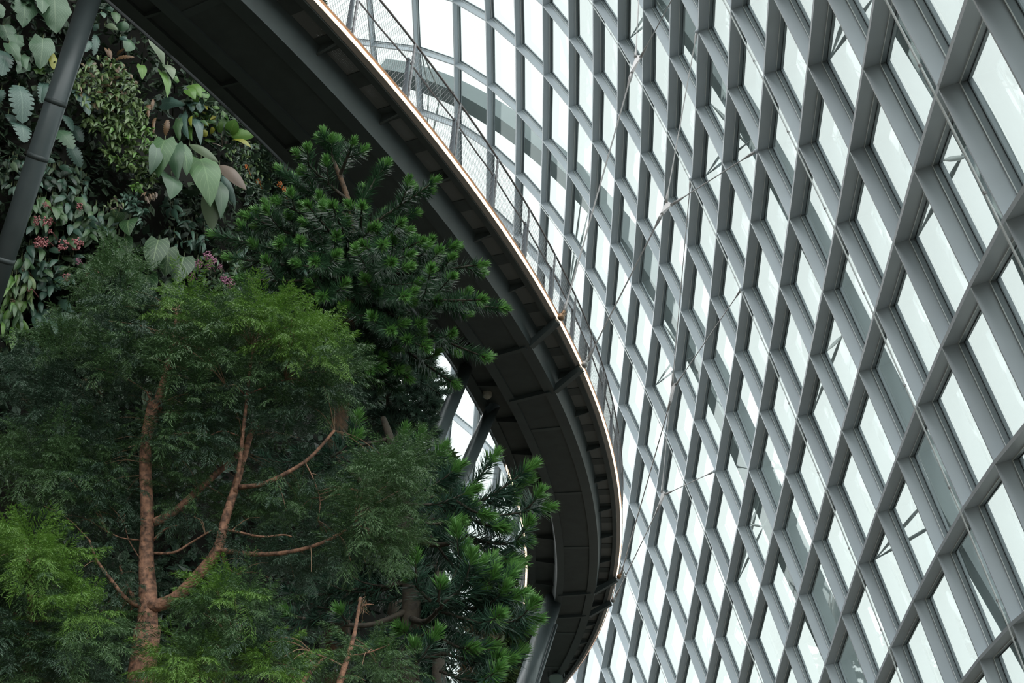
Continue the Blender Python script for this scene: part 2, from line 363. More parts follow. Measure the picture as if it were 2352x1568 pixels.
# outer arches beyond the glass
def arch_point(px, py, off):
    a, b = -5., 7.
    best = None
    for aa in np.arange(-18, 4.1, 1.0):
        for bb in np.arange(-3, 19.1, 1.0):
            q = topx(cam2w(surf0(aa, bb))+snorm(aa, bb)*off)
            if q[2] < 6: continue
            d = (q[0]-px)**2+(q[1]-py)**2
            if best is None or d < best[0]: best = (d, aa, bb)
    _, a, b = best
    for _ in range(8):
        f = lambda a, b: np.array(topx(cam2w(surf0(a, b))+snorm(a, b)*off)[:2])
        f0 = f(a, b)-[px, py]; J = np.stack([(f(a+.01, b)-f0-[px, py])/.01, (f(a, b+.01)-f0-[px, py])/.01], 1)
        try: dd = np.linalg.solve(J, -f0)
        except Exception: break
        dd = np.clip(dd, -1, 1); a += dd[0]; b += dd[1]
    return a, b, cam2w(surf0(a, b))+snorm(a, b)*off, snorm(a, b)
ARCHES = [
 ([(870, 178), (1000, 205), (1118, 262), (1245, 372), (1350, 480), (1440, 580), (1510, 680), (1584, 816), (1637, 921), (1695, 1065), (1753, 1188), (1807, 1308), (1870, 1440), (1925, 1570), (1970, 1690)], 1.5, .8,
  'wide pale steel arch beyond the glass, running from the walkway railing down right'),
 ([(1470, -60), (1517, 20), (1584, 105), (1647, 193), (1710, 298), (1784, 446), (1860, 600), (1930, 740), (2000, 880), (2075, 1020), (2150, 1160), (2240, 1330), (2330, 1490), (2420, 1650)], 1.4, .55,
  'steel arch beyond the glass, middle one of the three'),
 ([(1930, -140), (2000, -30), (2073, 88), (2140, 200), (2203, 310), (2260, 430), (2340, 600), (2420, 780), (2500, 960)], 1.3, .5,
  'steel arch beyond the glass in the top right corner')]
for path, off, wd_, lab in ARCHES:
    pr = [arch_point(x, y, off) for x, y in path]
    P_ = np.array([p[2] for p in pr]); NN = np.array([p[3] for p in pr])
    tt = np.arange(len(P_)); ts = np.linspace(0, len(P_)-1, (len(P_)-1)*4+1)
    # smooth with a low-order fit
    deg = min(5, len(P_)-2)
    Pf = np.stack([np.polyval(np.polyfit(tt, P_[:, i], deg), ts) for i in range(3)], 1)
    Nf = np.stack([np.polyval(np.polyfit(tt, NN[:, i], 3), ts) for i in range(3)], 1)
    root = empty('outer_arch', tuple(Pf[0])); tag(root, lab, 'arch', 'steel arches outside the glass')
    mb = MB(); tg = np.gradient(Pf, axis=0); V = []
    for i in range(len(Pf)):
        n = nrm(Nf[i]); s = nrm(np.cross(tg[i], n))*wd_/2
        V += [Pf[i]-s, Pf[i]+s, Pf[i]+s+n*wd_*1.1, Pf[i]-s+n*wd_*1.1]
    Q = []
    for i in range(len(Pf)-1):
        for k in range(4): Q.append((i*4+k, i*4+(k+1) % 4, i*4+4+(k+1) % 4, i*4+4+k))
    Q += [(0, 1, 2, 3), (len(V)-1, len(V)-2, len(V)-3, len(V)-4)]
    mb.add(V, Q); mb.build('box_rib', M['arch'], root)
    for i in range(1, len(pr)-1, 3):
        a, b, p, n = pr[i]; p = Pf[i*4]; sd = nrm(np.cross(tg[i*4], n))
        for sg in (-1, 1):
            aa, bb = round(a+.3), round(b+sg*.7)
            q, qn = node(aa, bb); q = q+qn*(D2+.06)
            for u in (-1, 1):
                e1 = p+sd*sg*wd_*.3+nrm(tg[i*4])*u*.35
                st = MB(); L_ = [q+(e1-q)*t for t in (0, .12, .3, .7, .88, 1)]
                st.tube(L_, [.018, .02, .042, .042, .02, .018], 8); st.build('tapered_strut', M['strut'], root, smooth=True)

# ------------------------------------------------------------------ aerial walkway
HZ = 17.6
OUTPX = [(722,0),(767,45),(812,89),(879,165),(945.5,250),(1012.5,330),(1057,388),(1102,455),(1146,518),(1191,585),(1236,652),(1277,727.5),(1306,778.5),(1331.5,823),(1350.7,871),(1370,915.6),(1382.5,957),(1395,1001.7),(1409,1072),(1419,1127),(1423.5,1181),(1423.5,1235),(1419,1300),(1411,1340),(1400,1384),(1386,1424),(1368,1460),(1346,1500),(1317,1543),(1299,1565)]
op = np.array([WZ(x, y, HZ)[:2] for x, y in OUTPX])
sl = np.concatenate([[0], np.cumsum(np.linalg.norm(np.diff(op, axis=0), axis=1))])
kx = np.polyfit(sl, op[:, 0], 6); ky = np.polyfit(sl, op[:, 1], 6)
SMAX = sl[-1]
ss = np.arange(-1.0, SMAX+.01, .25)
pth = np.stack([np.polyval(kx, ss), np.polyval(ky, ss)], 1)
def extend(p, n, kappa, step=.25):
    d = nrm(p[-1]-p[-2]); out = list(p); ang = math.atan2(d[1], d[0])
    for _ in range(n):
        ang += kappa*step; out.append(out[-1]+np.array([math.cos(ang), math.sin(ang)])*step)
    return np.array(out)
pth = extend(pth, 60, .045)
pth = extend(pth[::-1], 44, .0)[::-1]
tgp = np.gradient(pth, axis=0); tgp /= np.linalg.norm(tgp, axis=1)[:, None]
lft = np.stack([-tgp[:, 1], tgp[:, 0]], 1)          # towards the inside of the bend
NP_ = len(pth); DW = 2.9
def dp(i, s, z):
    i = min(max(i, 0), NP_-1.001); k = int(i); f = i-k
    p = pth[k]*(1-f)+pth[k+1]*f; l = lft[k]*(1-f)+lft[k+1]*f
    return np.array([p[0]+l[0]*s, p[1]+l[1]*s, HZ+z])
def sweep(mb, sec, i0=0, i1=None, step=1):
    i1 = NP_-1 if i1 is None else i1
    idx = list(np.arange(i0, i1, step))+[i1]; m = len(sec); V = []; uv = []
    for i in idx:
        for (s, z) in sec: V.append(dp(i, s, z)); uv.append((s, i*.25))
    Q = []
    for r in range(len(idx)-1):
        for k in range(m): Q.append((r*m+k, r*m+(k+1) % m, (r+1)*m+(k+1) % m, (r+1)*m+k))
    T = []
    e = len(V)-m
    for k in range(1, m-1): T += [(0, k, k+1), (e, e+k+1, e+k)]
    mb.add(V, Q, uv, T)
def idx_of(px, py):
    p = WZ(px, py, HZ)[:2]; return int(np.argmin(((pth-p)**2).sum(1)))
walk = empty('aerial_walkway', tuple(dp(NP_//2, DW/2, 0)))
tag(walk, 'dark curved aerial walkway seen from below, with rope and net railings', 'walkway')
def part(name, m, secs, **k):
    mb = MB()
    for s in secs: sweep(mb, s, **k)
    return mb.build(name, m, walk)
def rect(s0, s1, z0, z1): return [(s0, z0), (s1, z0), (s1, z1), (s0, z1)]
part('outer_girder', M['girder'], [[(.69, -.5), (.95, -.5), (.95, 0), (.56, 0)]])
part('inner_girder', M['girder'], [[(1.72, -.5), (1.94, -.5), (2.05, 0), (1.72, 0)]])
part('soffit', M['soffit'], [rect(.951, 1.719, -.44, -.40)])
part('deck_plate', M['soffit'], [rect(.55, 2.06, .002, .05)])
part('edge_beam', M['soffit'], [rect(.12, .24, -.10, .04)]); part('edge_beam', M['soffit'], [rect(DW-.30, DW-.12, -.10, .1)])
part('fascia', M['tan'], [rect(.0, .118, -.058, .02)]); part('fascia', M['soffit'], [rect(DW-.118, DW-.03, -.06, .1)])
part('light_strip', M['led'], [rect(-.045, -.002, -.055, .0)], i1=idx_of(1416, 1312))
iA = idx_of(1160, 1075)
mb = MB(); sweep(mb, rect(DW-.028, DW+.03, -.055, .06), iA, idx_of(1400, 1384)); mb.build('light_strip', M['led'], walk)
part('edge_trim', M['copper'], [rect(-.06, -.048, -.02, .035)]); part('edge_trim', M['soffit'], [rect(DW+.034, DW+.05, -.05, .1)])
def brk(i, s0, s1, w, z0, z1, name, m):
    mb = MB(); a = dp(i, s0, 0); 
    mb.box8([dp(i-w*2, s0, z0), dp(i-w*2, s1, z1), dp(i+w*2, s1, z1), dp(i+w*2, s0, z0), dp(i-w*2, s0, .0), dp(i-w*2, s1, .0), dp(i+w*2, s1, .0), dp(i+w*2, s0, .0)])
    return mb.build(name, m, walk)
i0 = idx_of(1420, 1090)
bi = [i for i in np.arange(i0-8.25*12, NP_-4, 8.25) if i > 2]
n_ = 0
for i in bi:
    brk(i, .64, .2, .05, -.20, -.09, 'bracket', M['soffit'])
    brk(i, 1.98, DW-.2, .05, -.20, -.09, 'bracket', M['soffit'])
# bays: plates between the perforated panels
for i in np.arange(i0-8.25*12, NP_-6, 4.125):
    if i < 1: continue
    mb = MB(); sweep(mb, rect(.24, .60, -.02, .03), i-.75, i+.75); mb.build('cross_plate', M['soffit'], walk)
    mb = MB(); sweep(mb, rect(.24, .60, -.004, .0), i+.75, i+3.375); mb.build('perforated_panel', M['perf'], walk)
part('side_plate', M['soffit'], [rect(2.0, DW-.30, -.02, .03)])
for i in list(bi)[::2]:
    mb = MB(); mb.box8([dp(i-.3, .95, -.46), dp(i-.3, 1.72, -.46), dp(i+.3, 1.72, -.46), dp(i+.3, .95, -.46), dp(i-.3, .95, -.41), dp(i-.3, 1.72, -.41), dp(i+.3, 1.72, -.41), dp(i+.3, .95, -.41)]); mb.build('soffit_joint', M['girder'], walk)
# hanger arms and clamps
HANG = [(1279, 730), (1341, 832), (1416, 1318), (1402, 1376)]
HP = []
for (x, y) in HANG:
    i = idx_of(x, y); a = dp(i+1.2, .70, -.47); b = dp(i, -.02, -.13); HP.append(dp(i, -.17, .05))
    mb = MB(); mb.bar(a, b, .14, .16); mb.build('hanger_arm', M['girder'], walk)
    mb = MB(); mb.bar(dp(i+1.2, .8, -.49), dp(i+2.2, 1.85, -.49), .12, .1); mb.build('cross_beam', M['girder'], walk)
    c = dp(i, -.10, -.04); t3 = np.array([tgp[i][0], tgp[i][1], 0]); o3 = -np.array([lft[i][0], lft[i][1], 0])
    mb = MB(); mb.tube([c-t3*.09, c-t3*.05, c+t3*.05, c+t3*.09], [.05, .075, .075, .05], 18); mb.bar(c, c+o3*.1+np.array([0, 0, .12]), .05, .14, t3); mb.build('hanger_clamp', M['bronze'] if len(HP) in (1, 3) else M['steel'], walk, smooth=True)
# railings on both sides
for side, s_, first in ((0, -.02, idx_of(941, 232)), (1, DW+.02, idx_of(941, 232)+3)):
    sg = -1 if side == 0 else 1
    hr = [dp(i, s_+sg*.10, 1.32) for i in range(0, NP_, 2)]
    mb = MB(); mb.tube(hr, .022, 8); mb.build('handrail', M['rope'], walk, smooth=True)
    pi = [i for i in np.arange(first-7.4*9, NP_-2, 7.4) if i > 1]
    mr = []
    for i in pi:
        mr += [dp(i, s_+sg*.05, .84), dp(i+3.7, s_+sg*.05, .80)]
    mb = MB(); mb.tube(mr, .018, 6); mb.build('mid_rope', M['rope'], walk)
    for i in pi:
        t3 = np.array([*tgp[int(i)], 0]); mb = MB(); a = dp(i, s_, .06); b = dp(i, s_+sg*.05, .86); o3 = np.array([*lft[int(i)], 0])
        mb.box8([a-t3*.02-o3*.05, a+t3*.02-o3*.05, a+t3*.02+o3*.05, a-t3*.02+o3*.05, b-t3*.02-o3*.028, b+t3*.02-o3*.028, b+t3*.02+o3*.028, b-t3*.02+o3*.028])
        mb.tube([b-t3*.03, b+t3*.03], .036, 10)
        p = mb.build('railing_post', M['post'], walk)
        mb = MB(); c0 = dp(i+.5, s_, .06); c1 = dp(i+.5, s_+sg*.1, 1.31)
        L_ = [c0+(c1-c0)*t for t in np.linspace(0, 1, 22)]
        mb.tube(L_, [.024 if q % 2 else .032 for q in range(22)], 6); mb.build('laced_net_edge', M['net'], walk)
    nb = MB()
    lo = 0 if side == 0 else iA-20
    st = .36
    for j in np.arange(lo, NP_-6, st):
        for dj in (-3.2, 3.2):
            a = dp(j, s_, .06); b = dp(j+dj, s_+sg*.1, 1.31); c = (a+b)/2
            d = nrm(b-a); x = nrm(np.cross(d, (0, 0, 1)))*.0028; y = np.cross(d, x)
            V = [a+x, a-x/2+y*.9, a-x/2-y*.9, b+x, b-x/2+y*.9, b-x/2-y*.9]
            nb.add(V, [(0, 1, 4, 3), (1, 2, 5, 4), (2, 0, 3, 5)])
    nb.build('net_panel', M['net'], walk)

# ------------------------------------------------------------------ suspension rods
def cable(name_lab, start, platepx, t, ups, plab):
    a = start
    e = [node(*u)[0]-node(*u)[1]*.03 for u in ups]
    Y = a[1]*(1-t)+np.mean([q[1] for q in e])*t
    p0 = W(platepx[0], platepx[1], Y); p1 = W(platepx[2], platepx[3], Y+.02); p2 = W(platepx[4], platepx[5], Y-.02)
    root = empty('suspension_rod', tuple(a)); tag(root, name_lab, 'cable', 'white rods hanging the walkway from the roof grid')
    def rod(a, b, r):
        d = nrm(b-a); L = np.linalg.norm(b-a)
        mb = MB(); mb.tube([a+d*.0, a+d*.12, a+d*.22, a+d*.36, b-d*.36, b-d*.22, b-d*.12, b], [r*2.4, r*2.6, r*2.2, r, r, r*2.2, r*2.6, r*2.4], 8)
        mb.build('rod', M['steel'], root, smooth=True)
    rod(a, p0, .018)
    rod(p1, e[0], .014); rod(p2, e[1], .014)
    view = nrm(p0-CAM)*.02; s = nrm(np.cross(view, p1-p0))*.045
    mb = MB(); c1 = p1+(p1-p0)*.12; c2 = p2+(p2-p0)*.12; 
    pts = [p0-s, p0+s, c2 if np.dot(c2-c1, s) > 0 else c1, c1 if np.dot(c2-c1, s) > 0 else c2]
    mb.box8([q-view for q in pts]+[q+view for q in pts]); mb.build('connector_plate', M['steel'], root)
    for q in (p0, p1, p2):
        mb = MB(); mb.tube([q-view*1.8, q+view*1.8], .04, 12); mb.build('pin', M['steel'], root)
    for q in e:
        mb = MB(); mb.ball(q, .06); mb.build('anchor_pin', M['fin'], root, smooth=True)
cable('white rod from the upper bronze walkway clamp, splitting at a plate near the top', HP[0], (1451, 168, 1460, 131, 1472, 131), .8, [(-8, 4), (-6, 3)], '')
cable('white rod from the second walkway clamp, splitting at a plate in mid grid', HP[1], (1520, 492, 1530, 465, 1543, 470), .7, [(-6, 4), (-4, 4)], '')
cable('white rod from the lower curve of the walkway to the plate beside the railing', HP[2], (1539, 924, 1544, 884, 1552, 884), .7, [(-6, 6), (-4, 6)], '')
cable('lowest white rod from the walkway edge, splitting at a plate near the bottom', HP[3], (1515, 1160, 1520, 1130, 1528, 1135), .7, [(-6, 9), (-4, 9)], '')

# ------------------------------------------------------------------ columns, lamps, speakers
def column(lab, top, bot, r, tpx, extra=None):
    root = empty('support_column', tuple(bot)); tag(root, lab, 'column', 'slanted columns under the walkway')
    d = nrm(bot-top); L = np.linalg.norm(bot-top)
    mb = MB(); mb.tube([top, top+d*.02, top+d*.35, top+d*.36], [r*.55, r*.6, r*.6, r*.9], 24); mb.build('column_head', M['column'], root, smooth=False)
    mb = MB(); mb.tube([top+d*.34, bot], r, 32); mb.build('shaft', M['column'], root, smooth=True)
    for k in tpx:
        mb = MB(); mb.tube([top+d*(k-.04), top+d*(k+.04)], r*1.03, 32); mb.build('joint_band', M['girder'], root, smooth=True)
    if extra is not None:
        mb = MB(); o = np.array(extra); mb.tube([top+d*1.6+o, bot+o], .045, 12); mb.build('drain_pipe', M['column'], root, smooth=True)
    return root
column('thick dark slanted column crossing the planted wall at the upper left', W(232, -80, 15.6), W(-75, 850, 19.3), .165, (2.2, 3.1, 4.8, 5.9))
i = idx_of(1290, 770)
column('left one of the two dark slanted columns under the middle of the walkway', W(1078, 826, 28.8), W(900, 1260, 26.5), .165, (3.2,))
column('right one of the two dark slanted columns, its head beside a cream speaker', W(1146, 903, 31.2), W(960, 1320, 28), .165, (4.2,))
column('dark slanted column with a drain pipe at the bottom of the walkway', W(1276, 1362, 44.5), W(1140, 1780, 40.5), .30, (), (.36, 0, 0))
def flood(px, py, Y, r, face, lab, grp='floodlights under the walkway', drop=.35):
    c = W(px, py, Y); f = nrm(face); root = empty('floodlight', tuple(c)); tag(root, lab, 'lamp', grp)
    mb = MB(); mb.tube([c-f*.28, c-f*.27, c-f*.16, c-f*.02, c], [r*.3, r*.55, r*.75, r, r*1.02], 20); mb.build('lamp_housing', M['lampbody'], root, smooth=True)
    mb = MB(); mb.tube([c-f*.005, c+f*.012], r*.9, 20); mb.build('lens', M['lens'], root)
    mb = MB(); s = nrm(np.cross(f, (0, 0, 1)))*r*1.1; b = c-f*.14; top = b+np.array([0, 0, drop])
    mb.tube([b-s, b-s+np.array([0, 0, drop*.5]), top-s*.2, top+s*.2, b+s+np.array([0, 0, drop*.5]), b+s], .02, 6); mb.tube([top, top+np.array([0, 0, .25])], .025, 6); mb.build('bracket', M['lampbody'], root)
flood(1334, 1152, 37.7, .17, (-.25, -1, -.75), 'round floodlight under the walkway, topmost of the three')
flood(1337, 1176, 37.5, .16, (.9, -.5, -.3), 'round floodlight turned sideways, middle one of the three')
flood(1342, 1204, 38.6, .17, (.15, -.8, -1), 'round floodlight under the walkway, lowest of the three')
flood(1277, 1560, 52, .28, (-.1, -.7, -1), 'small floodlight at the bottom end of the walkway')
flood(872, 392, 21.5, .16, (.3, -.6, -1), 'floodlight under the walkway peeping over the pine top')
for px, py, Y, lab in ((1119, 902, 30.2, 'cream speaker clamped beside the head of the right column'), (1227, 1390, 45.5, 'small cream speaker under the lower walkway')):
    c = W(px, py, Y); mb = MB(); mb.tube([c+np.array([0, 0, .16]), c+np.array([0, 0, .1]), c+np.array([0, 0, -.1]), c+np.array([0, 0, -.16])], [.06, .13, .11, .05], 16)
    sp_ = mb.build('speaker', M['cream'], None, smooth=True); tag(sp_, lab, 'speaker')
    mb = MB(); mb.tube([c+np.array([0, 0, .14]), c+np.array([0.0, 0.1, .9])], .015, 6); mb.build('hanging_bracket', M['lampbody'], sp_)
# ------------------------------------------------------------------ ground and the planted wall
g = MB(); g.box8([(-120, -80, -.3), (120, -80, -.3), (120, 160, -.3), (-120, 160, -.3), (-120, -80, 0), (120, -80, 0), (120, 160, 0), (-120, 160, 0)])
tag(g.build('floor', M['ground']), kind='structure')
def prism_wall(name, plan, z0, z1, amp, lean=0., step=.7, seed=1):
    plan = np.array(plan, float); P_ = []
    for i in range(len(plan)-1):
        n = max(1, int(np.linalg.norm(plan[i+1]-plan[i])/step))
        for k in range(n): P_.append(plan[i]+(plan[i+1]-plan[i])*k/n)
    P_.append(plan[-1]); P_ = np.array(P_); c = P_.mean(0); zs = np.arange(z0, z1+.01, step); V = []
    r = np.random.default_rng(seed); ph = r.uniform(0, 6, 8)
    tg = np.gradient(P_, axis=0); nn = np.stack([tg[:, 1], -tg[:, 0]], 1); nn /= np.linalg.norm(nn, axis=1)[:, None]
    for z in zs:
        for i, p in enumerate(P_):
            w = amp*(math.sin(p[0]*1.1+z*.7+ph[0])+math.sin(p[1]*.9-z*1.3+ph[1])+.6*math.sin(z*2.3+p[0]*2+ph[2])+r.uniform(-.6, .6))
            q = p-nn[i]*((z-z0)*lean-w); V.append((q[0], q[1], z))
    m = len(P_); Q = []
    for k in range(len(zs)-1):
        for i in range(m-1): Q.append((k*m+i, k*m+i+1, (k+1)*m+i+1, (k+1)*m+i))
    T = []
    base = (len(zs)-1)*m
    cc = len(V); V.append((c[0], c[1], z1))
    for i in range(m-1): T.append((base+i, base+i+1, cc))
    mb = MB(); mb.add(V, Q, None, T)
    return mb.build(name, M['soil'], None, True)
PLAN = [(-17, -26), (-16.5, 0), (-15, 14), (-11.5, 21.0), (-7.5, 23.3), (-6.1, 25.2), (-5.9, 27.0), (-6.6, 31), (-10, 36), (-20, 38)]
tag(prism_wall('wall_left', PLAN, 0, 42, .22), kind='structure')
LOW = [(-12, 23.9), (-6, 23.9), (-3.4, 24.1), (-2.2, 25.0), (-2.15, 27.5), (-2.3, 31), (-4, 36), (-12, 37)]
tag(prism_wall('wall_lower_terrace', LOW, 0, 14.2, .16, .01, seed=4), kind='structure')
SHO = [(-8, 26), (-6.0, 27.5), (-4.3, 30), (-2.9, 32.5), (-2.8, 35), (-5, 39), (-12, 40)]
tag(prism_wall('wall_rear_shoulder', SHO, 0, 23.5, .2, .015, seed=8), kind='structure')
HITP = PLAN[:5]+[(-6.0, 25.4), (-6.0, 27.5), (-4.3, 30), (-2.9, 32.5)]
FAR = [(-14, 52), (-6, 51), (-1, 52), (3.5, 56), (5, 62), (-4, 70)]
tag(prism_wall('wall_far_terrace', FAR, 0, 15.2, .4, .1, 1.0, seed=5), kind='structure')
def wallhit(px, py, plan=HITP):
    d = ray(px, py); best = None
    for i in range(len(plan)-1):
        a = np.array(plan[i], float); e = np.array(plan[i+1], float)-a
        den = d[0]*e[1]-d[1]*e[0]
        if abs(den) < 1e-9: continue
        t = (a[0]*e[1]-a[1]*e[0])/den; u = (a[0]*d[1]-a[1]*d[0])/den
        if t > 5 and -.001 <= u <= 1.001 and (best is None or t < best[0]):
            n = nrm([e[1], -e[0], 0]); best = (t, CAM+d*t, n)
    return best
def wallY(px, py):
    h = wallhit(px, py); 
    return h[1][1] if h else 24.5
# ------------------------------------------------------------------ leaves
def prof_heart(t): return np.where(t < .22, .62+.38*np.sin(t/.22*math.pi/2), np.cos((t-.22)/.78*math.pi/2)**.85)
def prof_oval(t): return np.sin(np.clip(t, 0, 1)*math.pi)**.75
def prof_lance(t): return np.sin(np.clip(t, 0, 1)**.8*math.pi)
def prof_lobed(t): return (np.sin(np.clip(t*.92+.08, 0, 1)*math.pi)**.6)*(.62+.38*(np.mod(t*8, 1) < .62))
def prof_ruff(t): return prof_heart(t)*(1+.10*np.sin(t*38))
PROF = {'heart': prof_heart, 'oval': prof_oval, 'lance': prof_lance, 'lobed': prof_lobed, 'ruff': prof_ruff}
def leaf(mb, base, tip, width, normal, prof='oval', n=8, fold=.22, droop=.12, back=0.0, wav=0.0):
    base = np.asarray(base, float); tip = np.asarray(tip, float); ax = tip-base; L = np.linalg.norm(ax); ax = ax/L
    nn = np.asarray(normal, float); nn = nrm(nn-ax*np.dot(nn, ax)); sd = np.cross(ax, nn)
    if prof == 'lobed': n = 32
    t = np.linspace(0, 1, n+1); w = PROF[prof](t)*width/2
    if prof in ('heart', 'ruff'): back = .14
    ph = random.uniform(0, 6)
    V = []; UV = []
    for i, tt in enumerate(t):
        mid = base+ax*L*tt+nn*(math.sin(tt*math.pi)*droop*L-.25*droop*L*tt)
        for u in (-1, -.5, 0, .5, 1):
            bk = -back*L*abs(u)*max(0, 1-tt*3.5)
            rf = (math.sin(tt*17+ph+u*2)*wav*width*abs(u)) if wav else 0
            V.append(mid+sd*w[i]*u+nn*(abs(u)*w[i]*2*-fold*.5*(1 if abs(u) < 1 else 1.15)+rf)+ax*bk); UV.append((u, tt))
    Q = []
    for i in range(n):
        for k in range(4): Q.append((i*5+k, i*5+k+1, i*5+k+6, i*5+k+5))
    mb.add(V, Q, UV)
# cheap leaf template for thousands of copies: 6 verts, 2 quads folded on the midrib
TL = np.array([(0, 0, 0), (-.5, .45, -.12), (0, .5, .05), (.5, .45, -.12), (0, 1, -.08)])
TLQ = np.array([(0, 2, 4, 1), (0, 3, 4, 2)])
TN = np.array([(0, 0, 0), (-.5, .4, 0), (0, 1, 0), (.5, .4, 0)]); TNQ = np.array([(0, 3, 2, 1)])
def scatter(mb, T, TQ, pos, ax, up, ln, wd_):
    """copies of a template: y axis along ax, z along up"""
    pos = np.asarray(pos); ax = np.asarray(ax); up = np.asarray(up); k = len(pos)
    if k == 0: return
    ax = ax/(np.linalg.norm(ax, axis=1)[:, None]+1e-9)
    up = up-ax*(up*ax).sum(1)[:, None]; up = up/(np.linalg.norm(up, axis=1)[:, None]+1e-9)
    x = np.cross(ax, up); ln = np.broadcast_to(ln, (k,)); wd_ = np.broadcast_to(wd_, (k,))
    V = pos[:, None]+T[None, :, 0, None]*x[:, None]*wd_[:, None, None]+T[None, :, 1, None]*ax[:, None]*ln[:, None, None]+T[None, :, 2, None]*up[:, None]*wd_[:, None, None]
    Q = TQ[None]+(np.arange(k)*len(T))[:, None, None]
    uv = np.tile(np.stack([T[:, 0]*2, T[:, 1]], 1), (k, 1))
    mb.add(V.reshape(-1, 3), Q.reshape(-1, 4), uv)
def rv(k, s=1.): return rng.normal(0, s, (k, 3))
TOCAM = lambda p: nrm(CAM-np.asarray(p))

# undergrowth that clothes the planted wall
def clothe(name, plan, zr, n, lab, sizes=(.12, .34), m='under', off=(.1, .6), dense=None):
    plan = np.array(plan, float); seg = np.diff(plan, axis=0); L = np.linalg.norm(seg, axis=1); L = L/L.sum()
    k = rng.choice(len(seg), n, p=L); u = rng.uniform(0, 1, n)
    p = plan[k]+seg[k]*u[:, None]; nn = np.stack([seg[k][:, 1], -seg[k][:, 0], np.zeros(n)], 1); nn /= np.linalg.norm(nn, axis=1)[:, None]
    z = rng.uniform(zr[0], zr[1], n)
    pos = np.concatenate([p, z[:, None]], 1)
    bump = .22*(np.sin(pos[:, 0]*2.1+z*1.7)+np.sin(z*2.9-pos[:, 1]*1.4))
    pos = pos+nn*(rng.uniform(*off, n)+bump)[:, None]
    d = pos-CAM; pz = d[:, 1]*CP+d[:, 2]*SP; px = 1176+F*d[:, 0]/pz; py = 784+F*(d[:, 1]*SP-d[:, 2]*CP)/pz
    keep = (px > -350) & (px < 1500) & (py > -250) & (py < 1800)
    pos = pos[keep]; nn = nn[keep]; n = len(pos)
    ax = nn*.5+rv(n, .5)+np.array([0, 0, -.5]); up = nn+np.array([0, 0, .7])+rv(n, .35)
    s = rng.uniform(*sizes, n)
    mb = MB(); scatter(mb, TL, TLQ, pos, ax, up, s, s*.55)
    o = mb.build(name, M[m]); return tag(o, lab, 'undergrowth', kind='stuff')
clothe('undergrowth', PLAN[2:8], (5, 32), 70000, 'dense dark undergrowth covering the planted wall behind the other plants', (.12, .34), 'under')
clothe('terrace_undergrowth', LOW[:6], (3, 14.3), 20000, 'undergrowth with shade-darkened colour on the low terrace behind the conifers', (.12, .3), 'dark', (.05, .5))
clothe('shoulder_undergrowth', SHO[1:5], (8, 23.5), 16000, 'leafy cover on the rear part of the planted wall behind the conifer top', (.14, .42), 'under', (.05, .5))
clothe('far_undergrowth', FAR[:5], (6, 16.2), 16000, 'hazy greenery far behind the walkway end', (.25, .6), 'needle3', (.1, 1.2))

# handmade plants on the wall: every leaf is (base x, base y, tip x, tip y, width) measured in the photograph, laid at the wall's depth
def wall_plant(name, lab, cat, leaves, m, prof='heart', off=.7, group=None, tilt=.35, stems=True, fold=.22, wav=0., droop=.14, flowers=None, extra=None):
    bx = np.mean([l[0] for l in leaves]); by = np.mean([l[1] for l in leaves])
    h = wallhit(bx, by)[1]; root = empty(name, tuple(h)); tag(root, lab, cat, group)
    mats = {}
    smb = MB()
    for l in leaves:
        mm = l[5] if len(l) > 5 else m
        Y = wallY(l[0], l[1])-off-random.uniform(0, .35); b = W(l[0], l[1], Y); t = W(l[2], l[3], Y-random.uniform(-.1, .35))
        ppm = F/np.linalg.norm(b-CAM)
        nn = TOCAM(b)*.9+np.array([random.uniform(-tilt, tilt), 0, random.uniform(.1, .1+tilt*1.6)])
        mb = mats.setdefault(mm, MB())
        leaf(mb, b, t, l[4]/ppm, nn, l[6] if len(l) > 6 else prof, fold=fold, wav=wav, droop=droop)
        if stems:
            hh = wallhit(l[0], l[1])[1]; mid = (b+hh)/2+np.array([0, 0, .12])
            smb.tube([hh+np.array([0, .2, -.25]), mid, b+np.array([0, .02, 0])], .012, 5)
    k = 0
    for mm, mb in mats.items():
        o = mb.build('leaves', M[mm], root, True)
        if k: o['label'] = {'yellow': 'yellowing leaves', 'pale': 'pale undersides of leaves', 'pink': 'dry pinkish leaf', 'blue': 'blue-green leaves', 'tarod': 'deeper green leaves', 'bright': 'bright green leaves'}.get(mm, 'leaves of another tone')
        k += 1
    if stems: smb.build('stems', M['stem'], root, True)
    for f in (flowers or []):
        x, y, r = f[:3]; fm = f[3] if len(f) > 3 else 'pinkfl'
        Y = wallY(x, y)-off-.5; c = W(x, y, Y); R_ = r/F*np.linalg.norm(c-CAM); mb = MB()
        for _ in range(int(26+r*1.6)):
            q = nrm(rng.normal(0, 1, 3))*rng.uniform(.35, 1)**.6; q[2] = q[2]*1.15-(.15 if q[2] < 0 else 0)
            w = 1.0 if q[2] > 0 else .8
            mb.ball(c+q*R_*np.array([w, w, 1]), R_*.17, 3)
        o = mb.build('flower_cluster', M[fm], root, True)
        st = MB(); st.tube([c, c+np.array([0, .15, R_*1.6]), c+np.array([0, .5, R_*2.6])], .01, 5); st.build('flower_stalk', M[fm], o)
    return root
